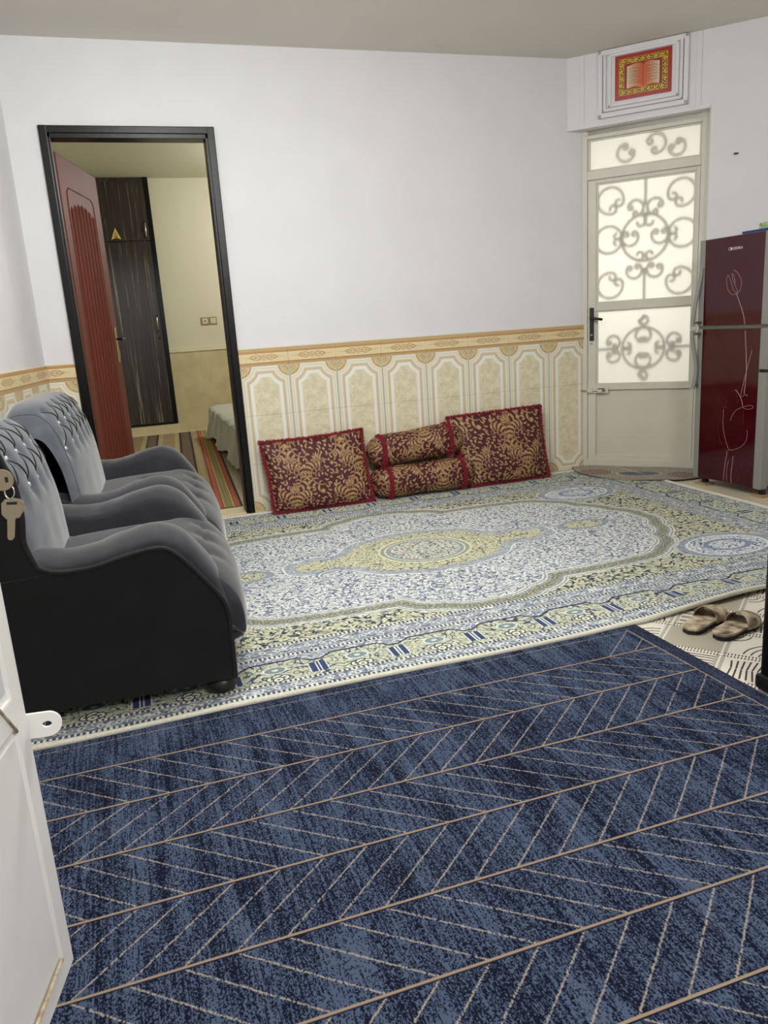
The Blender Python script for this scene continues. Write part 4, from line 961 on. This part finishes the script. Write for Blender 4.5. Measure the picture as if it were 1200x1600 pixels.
def pillow(label, xb0, xb1, xt0, xt1, z0, z1l, z1r, yb, yt, thick, uo, dip=0.0):
    th = thing('floor_cushion', label, 'cushion', ((xb0+xb1)/2, yb, 0), 'damask cushions along the tiled wall')
    def P(a, c, side):
        zt = z1l+(z1r-z1l)*a-dip*math.sin(PI*a); x = (xb0+(xb1-xb0)*a)*(1-c)+(xt0+(xt1-xt0)*a)*c
        pin = .014*(math.sin(PI*a)) ; z = z0+(zt-z0)*c; x += (-.012 if a > .5 else .012)*math.sin(PI*c)*abs(2*a-1)**6
        y = yb+(yt-yb)*c; prof = max(0, (1-abs(2*a-1)**3.2))**.6*max(0, (1-abs(2*c-1)**3.2))**.6
        n = Vector((0, -(z1l-z0), (yt-yb)*-1)).normalized()
        o = n*thick/2*prof*side+n*.003*math.sin(a*19+c*7)*math.sin(c*13)*prof
        return Vector((x, y, z))+o
    b = MB()
    b.grid(lambda a, c: (tuple(P(a, c, 1)), (uo[0]+a*(xb1-xb0)/.36, uo[1]+c*(z1l-z0)/.36)), 44, 34)
    b.grid(lambda a, c: (tuple(P(a, c, -1)), (uo[0]+a*(xb1-xb0)/.36, uo[1]+c*(z1l-z0)/.36)), 44, 34)
    b.build('cover', M_damask, th)
    path = [P(t, 0, 1) for t in np.linspace(0, 1, 24)]+[P(1, t, 1) for t in np.linspace(0, 1, 18)]+[P(1-t, 1, 1) for t in np.linspace(0, 1, 24)]+[P(0, 1-t, 1) for t in np.linspace(0, 1, 18)]
    cen = P(.5, .5, 0)
    f = MB(); strands(f, path[:], lambda k, p: ((p-cen).x, -.35, (p-cen).z) if p.z > z0+.03 else ((p-cen).x*.4, -.5, .03), 3600, .026, .40, .0019)
    f.tube([p for p in path], .0065, 6, closed=True)
    fo = f.build('fringe', M_fringe, th, recalc=False); fo['kind'] = 'stuff'; return th
pillow('square maroon and gold damask cushion at the left end, beside the black doorway', .752, 1.408, .722, 1.388, .028, .462, .478, -.205, -.085, .15, (.1, .15), .010)
pillow('large maroon and gold damask cushion at the right end, nearest the white door', 2.110, 2.716, 2.005, 2.712, .028, .492, .508, -.195, -.085, .15, (.55, .4), .0)
def bolster(label, x0, x1, zc0, zc1, yc, ry, rz, uo, rings):
    th = thing('floor_cushion', label, 'cushion', ((x0+x1)/2, yc, 0), 'damask cushions along the tiled wall')
    def P(a, c, g=0):
        x = x0+(x1-x0)*a; v = abs(2*a-1); e = max(.02, (1-v**7))**.45; ph = 2*PI*c; cs, sn = math.cos(ph), math.sin(ph)
        dent = 1-.06*sum(math.exp(-((x-r)/.02)**2) for r in rings)+.03*math.sin(a*11)
        k = e*dent+g; y = yc+ry*k*(1 if cs > 0 else -1)*abs(cs)**.8; z = zc0+(zc1-zc0)*a+rz*k*(1 if sn > 0 else -1)*abs(sn)**.85
        return Vector((x, y, z))
    b = MB(); b.grid(lambda a, c: (tuple(P(a, c)), (uo[0]+a*(x1-x0)/.36, uo[1]+c*2*PI*.11/.36)), 48, 40); b.build('cover', M_damask, th)
    f = MB()
    for r in rings:
        a = (r-x0)/(x1-x0); path = [P(a, t, .03) for t in np.linspace(.18, .82, 26)]
        strands(f, path, lambda k, p: (rng.choice((-1, 1))*.6, (p.y-yc)*4, (p.z-zc0)*2), 1300, .026, .5, .0020); f.tube(path, .007, 6)
    fo = f.build('fringe', M_fringe, th, recalc=False); fo['kind'] = 'stuff'; return th
bolster('rolled damask cushion lying on the rug between the two square cushions', 1.415, 2.16, .120, .124, -.150, .118, .106, (.2, .3), (1.525, 2.045))
bolster('rolled damask cushion resting on top of the lower rolled one, with red fringe bands', 1.412, 2.09, .318, .365, -.120, .106, .104, (.7, .1), (1.505, 1.975))

# ---------------------------------------------------------------- refrigerator
FF = frame((3.40, -.918), math.radians(-86))
fg = thing('refrigerator', 'burgundy two door refrigerator with tulip line drawing and grey side trims', 'refrigerator', FF(.2, -.2, 0))
FB0, FB1 = -.055, .485
MB().box(FB0+.012, FB1-.012, -.44, -.052, .062, 1.495, .006, fr=FF).build('body', M_grey, fg)
def fdoor(z0, z1, nm):
    d = MB().box(FB0+.010, FB1-.010, -.050, -.004, z0, z1, .004, fr=FF).build(nm, M_grey, fg)
    MB().box(-.012, .427, -.010, .003, z0+.004, z1-.002, .0015, fr=FF).build('glass_panel', M_burg, d)
    b = MB(); b.box(FB0, -.012, -.046, .004, z0, z1, .006, fr=FF); b.build('side_trim', M_grey, d)
    b = MB(); b.box(.427, FB1, -.046, .010, z0, z1, .012, fr=FF); b.build('side_trim', M_grey, d); return d
dl_ = fdoor(.048, .982, 'lower_door'); du_ = fdoor(.998, 1.505, 'freezer_door')
MB().box(FB0+.005, FB1-.005, -.045, -.002, .982, .998, fr=FF).build('middle_strip', M_greydk, fg)
MB().box(.437, FB1+.004, -.04, .014, .735, .752, .002, fr=FF).build('hinge_cap', M_blackpl, dl_)
def ribbon(pts, wd, thk, name, m, par):
    q = catmull(pts, 6); vs = []; n = len(q)
    for p in q: vs += [FF(p[0]-wd/2, p[1]-thk, p[2]), FF(p[0]+wd/2, p[1]-thk, p[2]), FF(p[0]+wd/2, p[1]+thk*.3, p[2]), FF(p[0], p[1]+thk, p[2]), FF(p[0]-wd/2, p[1]+thk*.3, p[2])]
    fs = [(i*5+j, i*5+(j+1) % 5, (i+1)*5+(j+1) % 5, (i+1)*5+j) for i in range(n-1) for j in range(5)]+[(0, 1, 2, 3, 4), tuple((n-1)*5+j for j in (4, 3, 2, 1, 0))]
    return MB().add(vs, fs).build(name, m, par)
h1 = ribbon([(-.030, .010, 1.345), (-.036, .018, 1.27), (-.046, .036, 1.15), (-.052, .046, 1.06), (-.054, .050, 1.002)], .026, .007, 'handle', M_grey, du_)
h2 = ribbon([(-.054, .050, .976), (-.052, .047, .92), (-.044, .032, .82), (-.040, .024, .74), (-.044, .028, .67), (-.050, .034, .615)], .026, .007, 'handle', M_grey, dl_)
for z, h_ in ((1.022, h1), (.955, h2)): MB().box(-.048, -.022, .0, .046, z-.008, z+.008, .002, fr=FF).build('handle_post', M_greydk, h_)
MB().box(-.050, -.030, .0, .026, .628, .645, .002, fr=FF).build('handle_post', M_greydk, h2)
TUL={
 'up_r':[(0.211, 1.313), (0.239, 1.297), (0.266, 1.258), (0.271, 1.229), (0.261, 1.197), (0.24, 1.177)],
 'up_l':[(0.172, 1.288), (0.16, 1.27), (0.163, 1.241), (0.173, 1.207), (0.197, 1.18), (0.219, 1.174), (0.24, 1.177)],
 'up_m1':[(0.172, 1.288), (0.189, 1.259), (0.207, 1.219), (0.221, 1.195), (0.24, 1.177)],
 'up_m2':[(0.199, 1.295), (0.204, 1.267), (0.225, 1.228), (0.242, 1.198), (0.24, 1.177)],
 'up_m3':[(0.199, 1.295), (0.216, 1.275), (0.224, 1.242), (0.22, 1.233)],
 'stem':[(0.24, 1.177), (0.272, 1.112), (0.296, 1.059), (0.308, 1.011), (0.314, 0.969), (0.324, 0.883), (0.331, 0.819), (0.337, 0.721), (0.328, 0.601)],
 'bud':[(0.392, 0.907), (0.363, 0.887), (0.371, 0.858), (0.401, 0.863), (0.392, 0.907)],
 'budstem':[(0.371, 0.858), (0.346, 0.77), (0.321, 0.671), (0.303, 0.589)],
 'tw1':[(0.264, 0.626), (0.29, 0.6), (0.313, 0.563), (0.323, 0.529)],
 'tw2':[(0.238, 0.612), (0.262, 0.619), (0.275, 0.582), (0.285, 0.544), (0.292, 0.57)],
 'tw3':[(0.304, 0.581), (0.327, 0.593), (0.348, 0.601), (0.349, 0.588)],
 'petal':[(0.234, 0.436), (0.248, 0.472), (0.279, 0.505), (0.316, 0.522), (0.362, 0.537), (0.394, 0.537), (0.394, 0.524), (0.353, 0.515), (0.324, 0.523)],
 'ps':[(0.326, 0.513), (0.33, 0.479), (0.331, 0.423)],
 'pl':[(0.16, 0.495), (0.147, 0.432), (0.144, 0.378), (0.156, 0.312), (0.186, 0.28)],
 'pl2':[(0.179, 0.501), (0.178, 0.457), (0.18, 0.4), (0.194, 0.343), (0.217, 0.288), (0.233, 0.256)],
 'pr':[(0.233, 0.256), (0.271, 0.263), (0.314, 0.282), (0.35, 0.313), (0.366, 0.358), (0.361, 0.392)],
 'knot':[(0.165, 0.562), (0.182, 0.571), (0.2, 0.551), (0.184, 0.524), (0.202, 0.516), (0.174, 0.51), (0.168, 0.54)],
 's1':[(0.219, 0.252), (0.218, 0.216), (0.207, 0.161), (0.199, 0.039)],
 's2':[(0.234, 0.192), (0.223, 0.127), (0.229, 0.042)],
 's3':[(0.268, 0.223), (0.265, 0.178), (0.258, 0.105), (0.264, 0.045)],
 's4':[(0.283, 0.207), (0.274, 0.17)],
 'g1':[(0.374, 0.229), (0.346, 0.194), (0.322, 0.146), (0.311, 0.105), (0.322, 0.057)],
 'g2':[(0.412, 0.204), (0.381, 0.151), (0.362, 0.108), (0.358, 0.045)],
 'g3':[(0.324, 0.204), (0.336, 0.144), (0.303, 0.054)],
}

bp = {}
for k, pts in TUL.items():
    dark = k in ('g1', 'g2', 'g3', 's4', 'ps', 'tw2', 'knot', 'pl', 'bud')
    wv = {'stem': .0026, 'up_r': .0016, 's1': .0020, 's2': .0014, 's3': .0022, 'tw1': .0022, 'budstem': .0016}.get(k, .0013)
    segs = catmull([(d, 0, z) for d, z in pts], 5)
    for lo, hi, par in ((.05, .980, dl_), (1.0, 1.5, du_)):
        q = [FF(p[0], .0033, p[2]) for p in segs if lo <= p[2] <= hi]
        if len(q) > 1: MB().tube(q, wv*.62, 5).build('tulip_line', M_plum if dark else M_pink, par)
# maker's mark: half moon disc and small capitals
b = MB(); pl = [(.181+.0135*math.cos(t), 1.434+.0085*math.sin(t)) for t in np.linspace(-PI/2, PI/2, 12)]; b.prism(pl, .003, .0042, lambda a, z, n: FF(a, n, z)); lg = b.build('logo_mark', M_logo, du_)
b = MB(); b.tube([FF(.179+.0135*math.cos(t), .0036, 1.434+.0085*math.sin(t)) for t in np.linspace(PI/2, 3*PI/2, 12)], .0009, 5); b.build('logo_mark', M_logo, du_)
tc_ = bpy.data.curves.new('logo_text', 'FONT'); tc_.body = 'DENKA'; tc_.size = .0215; tc_.extrude = .0005; tc_.space_character = 1.05
to = bpy.data.objects.new('tmp', tc_); C.objects.link(to); dg = bpy.context.evaluated_depsgraph_get(); me = bpy.data.meshes.new_from_object(to.evaluated_get(dg)); bpy.data.objects.remove(to)
me.name = 'logo_text'; me.materials.clear(); me.materials.append(M_logo)
for v in me.vertices: x, y, z = v.co; v.co = Vector(FF(.199+x*.95, .0036+z, 1.4265+y))
lo_ = bpy.data.objects.new('logo_text', me); C.objects.link(lo_); lo_.parent = du_
for dd, nn in ((.005, -.045), (.452, -.045), (.005, -.40), (.452, -.40)):
    MB().box(dd-.016, dd+.016, nn-.016, nn+.016, .013, .066, .003, fr=FF).build('foot', M_blackpl, fg)
for dd, nn, nm in ((.010, -.04, 'thin wooden block under the far front foot of the fridge'), (.452, -.04, 'thin wooden block under the near front foot of the fridge')):
    tag(MB().box(dd-.045, dd+.045, nn-.035, nn+.045, 0, .012, .002, fr=FF).build('wood_block', M_wood), nm, 'wood block')
tag(MB().box(.205, .43, -.30, -.054, 1.4955, 1.524, .002, fr=FF).build('blue_box', M_bluebox), 'flat blue cardboard box lying on top of the fridge', 'box')
tag(MB().box(.400, .46, -.20, -.06, 1.5245, 1.545, .002, fr=FF).build('tan_box', M_cardy), 'tan flat box on the blue box at the right of the fridge top', 'box')
gc = MB().box(.318, .388, -.12, -.06, 1.5245, 1.556, .003, fr=FF).build('green_carton', M_green); tag(gc, 'small green and white carton standing on the fridge top', 'carton')

# ---------------------------------------------------------------- dark cabinet at the right edge
cb = thing('black_cabinet', 'tall glossy black cabinet cut off by the right edge beside the slippers', 'cabinet', (1.95, -3.40, 0))
b = MB(); b.box(1.674, 2.22, -3.66, -3.232, .028, 1.35, .010); b.build('body', M_black, cb)
b = MB(); b.box(1.662, 2.225, -3.67, -3.224, .010, .055, .012); b.build('base', M_blackpl, cb)
b = MB(); b.tube([(1.673, -3.34, .455), (1.671, -3.235, .462), (1.676, -3.2305, .462), (1.9, -3.2305, .462)], .0014, 5); b.build('white_trim', M_logo, cb)

# ---------------------------------------------------------------- slippers
def slipper(label, heel, toe, m_in):
    hx, hy = heel; tx, ty = toe; L = math.hypot(tx-hx, ty-hy); ang = math.atan2(ty-hy, tx-hx)
    def F(a, b_, z): return (hx+math.cos(ang)*a-math.sin(ang)*b_, hy+math.sin(ang)*a+math.cos(ang)*b_, z)
    th = thing('slipper', label, 'slipper', (hx, hy, 0), 'slippers on the patterned vinyl')
    def half(t): return .5*(.076+.026*math.exp(-((t-.72)/.28)**2)-.010*math.exp(-((t-.45)/.15)**2))*(max(0, 1-(2*t-1)**6))**.5
    out = [(L*t, half(t)) for t in np.linspace(.0, 1, 22)]+[(L*t, -half(t)) for t in np.linspace(1, 0, 22)[1:-1]]
    b = MB(); b.prism([(a*1.0, y*.97) for a, y in out], .0035, .018, lambda a, y, z: F(a, y, z)); b.build('sole', M_sole, th)
    b = MB(); b.prism(out, .0181, .026, lambda a, y, z: F(a, y, z)); b.build('insole', m_in, th)
    def st(a, c):
        t = .50+.34*a; ph = PI*c; hw = half(t)+.004; return F(L*t+.012*math.sin(ph), hw*math.cos(ph), .016+(.052-.020*a)*math.sin(ph)**.7), (a, c)
    b = MB(); b.grid(st, 10, 20); o = b.build('strap', M_camo, th); md = o.modifiers.new('thickness', 'SOLIDIFY'); md.thickness = .004; return th
slipper('camouflage slipper on the vinyl, the left one of the pair', (1.757, -2.815), (1.985, -2.715), M_camo)
slipper('camouflage slipper on the vinyl, the right one closer to the black cabinet', (1.812, -2.900), (2.045, -2.815), M_camo)

# ---------------------------------------------------------------- bedroom: wardrobe, sticker, switches, bed
wdr = thing('wardrobe', 'dark striped wardrobe set in the bedroom wall, seen through the doorway', 'wardrobe', (.1, 4.7, .1))
WX0, WX1 = -.60, .487
b = MB(); b.box(WX0, WX1, 4.84, 4.895, .110, 2.928, .003); b.build('carcass', M_ward, wdr)
b = MB(); b.box(WX1-.052, WX1, 4.822, 4.84, .110, 2.928, .002); b.build('side_frame', M_black, wdr)
b = MB(); b.box(WX0, WX1-.054, 4.822, 4.84, .110, .135, .002); b.build('base_strip', M_black, wdr)
dw = MB().box(-.10, WX1-.056, 4.816, 4.838, .14, 2.228, .002).build('lower_door', M_ward, wdr); dv = MB().box(-.10, WX1-.056, 4.816, 4.838, 2.246, 2.89, .002).build('upper_door', M_ward, wdr)
MB().box(-.59, -.106, 4.816, 4.838, .14, 2.228, .002).build('lower_door', M_ward, wdr); MB().box(-.59, -.106, 4.816, 4.838, 2.246, 2.89, .002).build('upper_door', M_ward, wdr)
for x, z, pr in ((.395, 2.36, dv), (.392, 1.31, dw)):
    MB().tube([(x, 4.816, z-.09), (x, 4.790, z-.065), (x, 4.784, z), (x, 4.790, z+.065), (x, 4.816, z+.09)], .009, 8).build('handle', M_chrome, pr)
MB().tube([(.395, 4.816, 1.14), (.395, 4.80, 1.14)], .010, 10).build('lock', M_blackpl, dw)
b = MB(); b.prism([(.008, 2.262), (.062, 2.390), (.118, 2.262), (.064, 2.284)], 4.811, 4.8155, lambda a, z, n: (a, n, z)); stk = tag(b.build('arrow_sticker', M_yellow), 'yellow arrow shaped sticker with dark marks on the upper wardrobe door', 'sticker')
b = MB()
for z, ww in ((2.335, .010), (2.322, .014), (2.300, .020), (2.290, .022)): b.box(.063-ww, .063+ww*.8, 4.809, 4.811, z-.003, z+.003)
b.build('sticker_mark', M_blackpl, stk)
for x, nm in ((.955, 'left'), (1.052, 'right')):
    s_ = thing('light_switch', 'cream '+('socket plate, the left of the two' if nm == 'left' else 'rocker switch plate, the right of the two')+' on the far bedroom wall', 'switch', (x, 4.9, 1.30))
    MB().box(x-.048, x+.048, 4.890, 4.899, 1.258, 1.348, .003).build('frame', M_switchf, s_); rk = MB().box(x-.034, x+.034, 4.884, 4.892, 1.272, 1.334, .002).build('rocker', M_switch, s_)
    if nm == 'left':
        MB().box(x-.012, x+.012, 4.882, 4.885, 1.298, 1.310, .001).build('socket_hole', M_greydk, rk)
bed = thing('bed', 'low bed under a shiny silver satin spread in the bedroom', 'bed', (1.3, 2.4, 0))
BXa, BXb, BYa, BYb, BZ = .80, 2.2, .92, 3.95, .375
MB().box(BXa+.03, BXb, BYa+.04, BYb-.02, .12, BZ-.03, .03).build('mattress', mat('pale_mattress', (190, 186, 170), .8, noise=.2), bed)
MB().box(BXa+.02, BXb, BYb-.02, BYb+.03, .011, .30, .01).build('headboard', M_blackpl, bed)
for x, y in ((BXa+.08, BYa+.1), (BXb-.1, BYa+.1), (BXa+.08, BYb-.15), (BXb-.1, BYb-.15)): MB().box(x-.025, x+.025, y-.025, y+.025, .010, .13, .004).build('leg', M_blackpl, bed)
def bsp(a, c):
    y = BYa+(BYb-BYa)*c
    hem = .035+.07*math.sin(c*9+1.2)**2
    if a < .45:
        q = a/.45; z = hem+(BZ-.03-hem)*q; x = BXa-.055*(1-q)+.022*math.sin(y*13+q*2)*(1-q)**.6-.012*math.sin(y*31)*(1-q)
    else:
        q = (a-.45)/.55; ease = min(1, q/.10); x = BXa+.0+(BXb-BXa)*q; z = BZ-.03+.03*math.sin(ease*PI/2)+.004*math.sin(y*9+x*7)
    return (x-.010, y, z+.008*math.sin(y*17)*math.exp(-((a-.45)/.08)**2)), (a, c)
b = MB(); b.grid(bsp, 60, 120)
def bse(a, c):
    x = BXa-.01+(BXb-BXa)*a; return (x+.0, BYa-.012-.03*(1-c)+.018*math.sin(x*16)*(1-c), .12+(BZ-.03-.12)*c+.004), (a, c)
b.grid(bse, 60, 12)
b.build('bedspread', M_satin, bed)
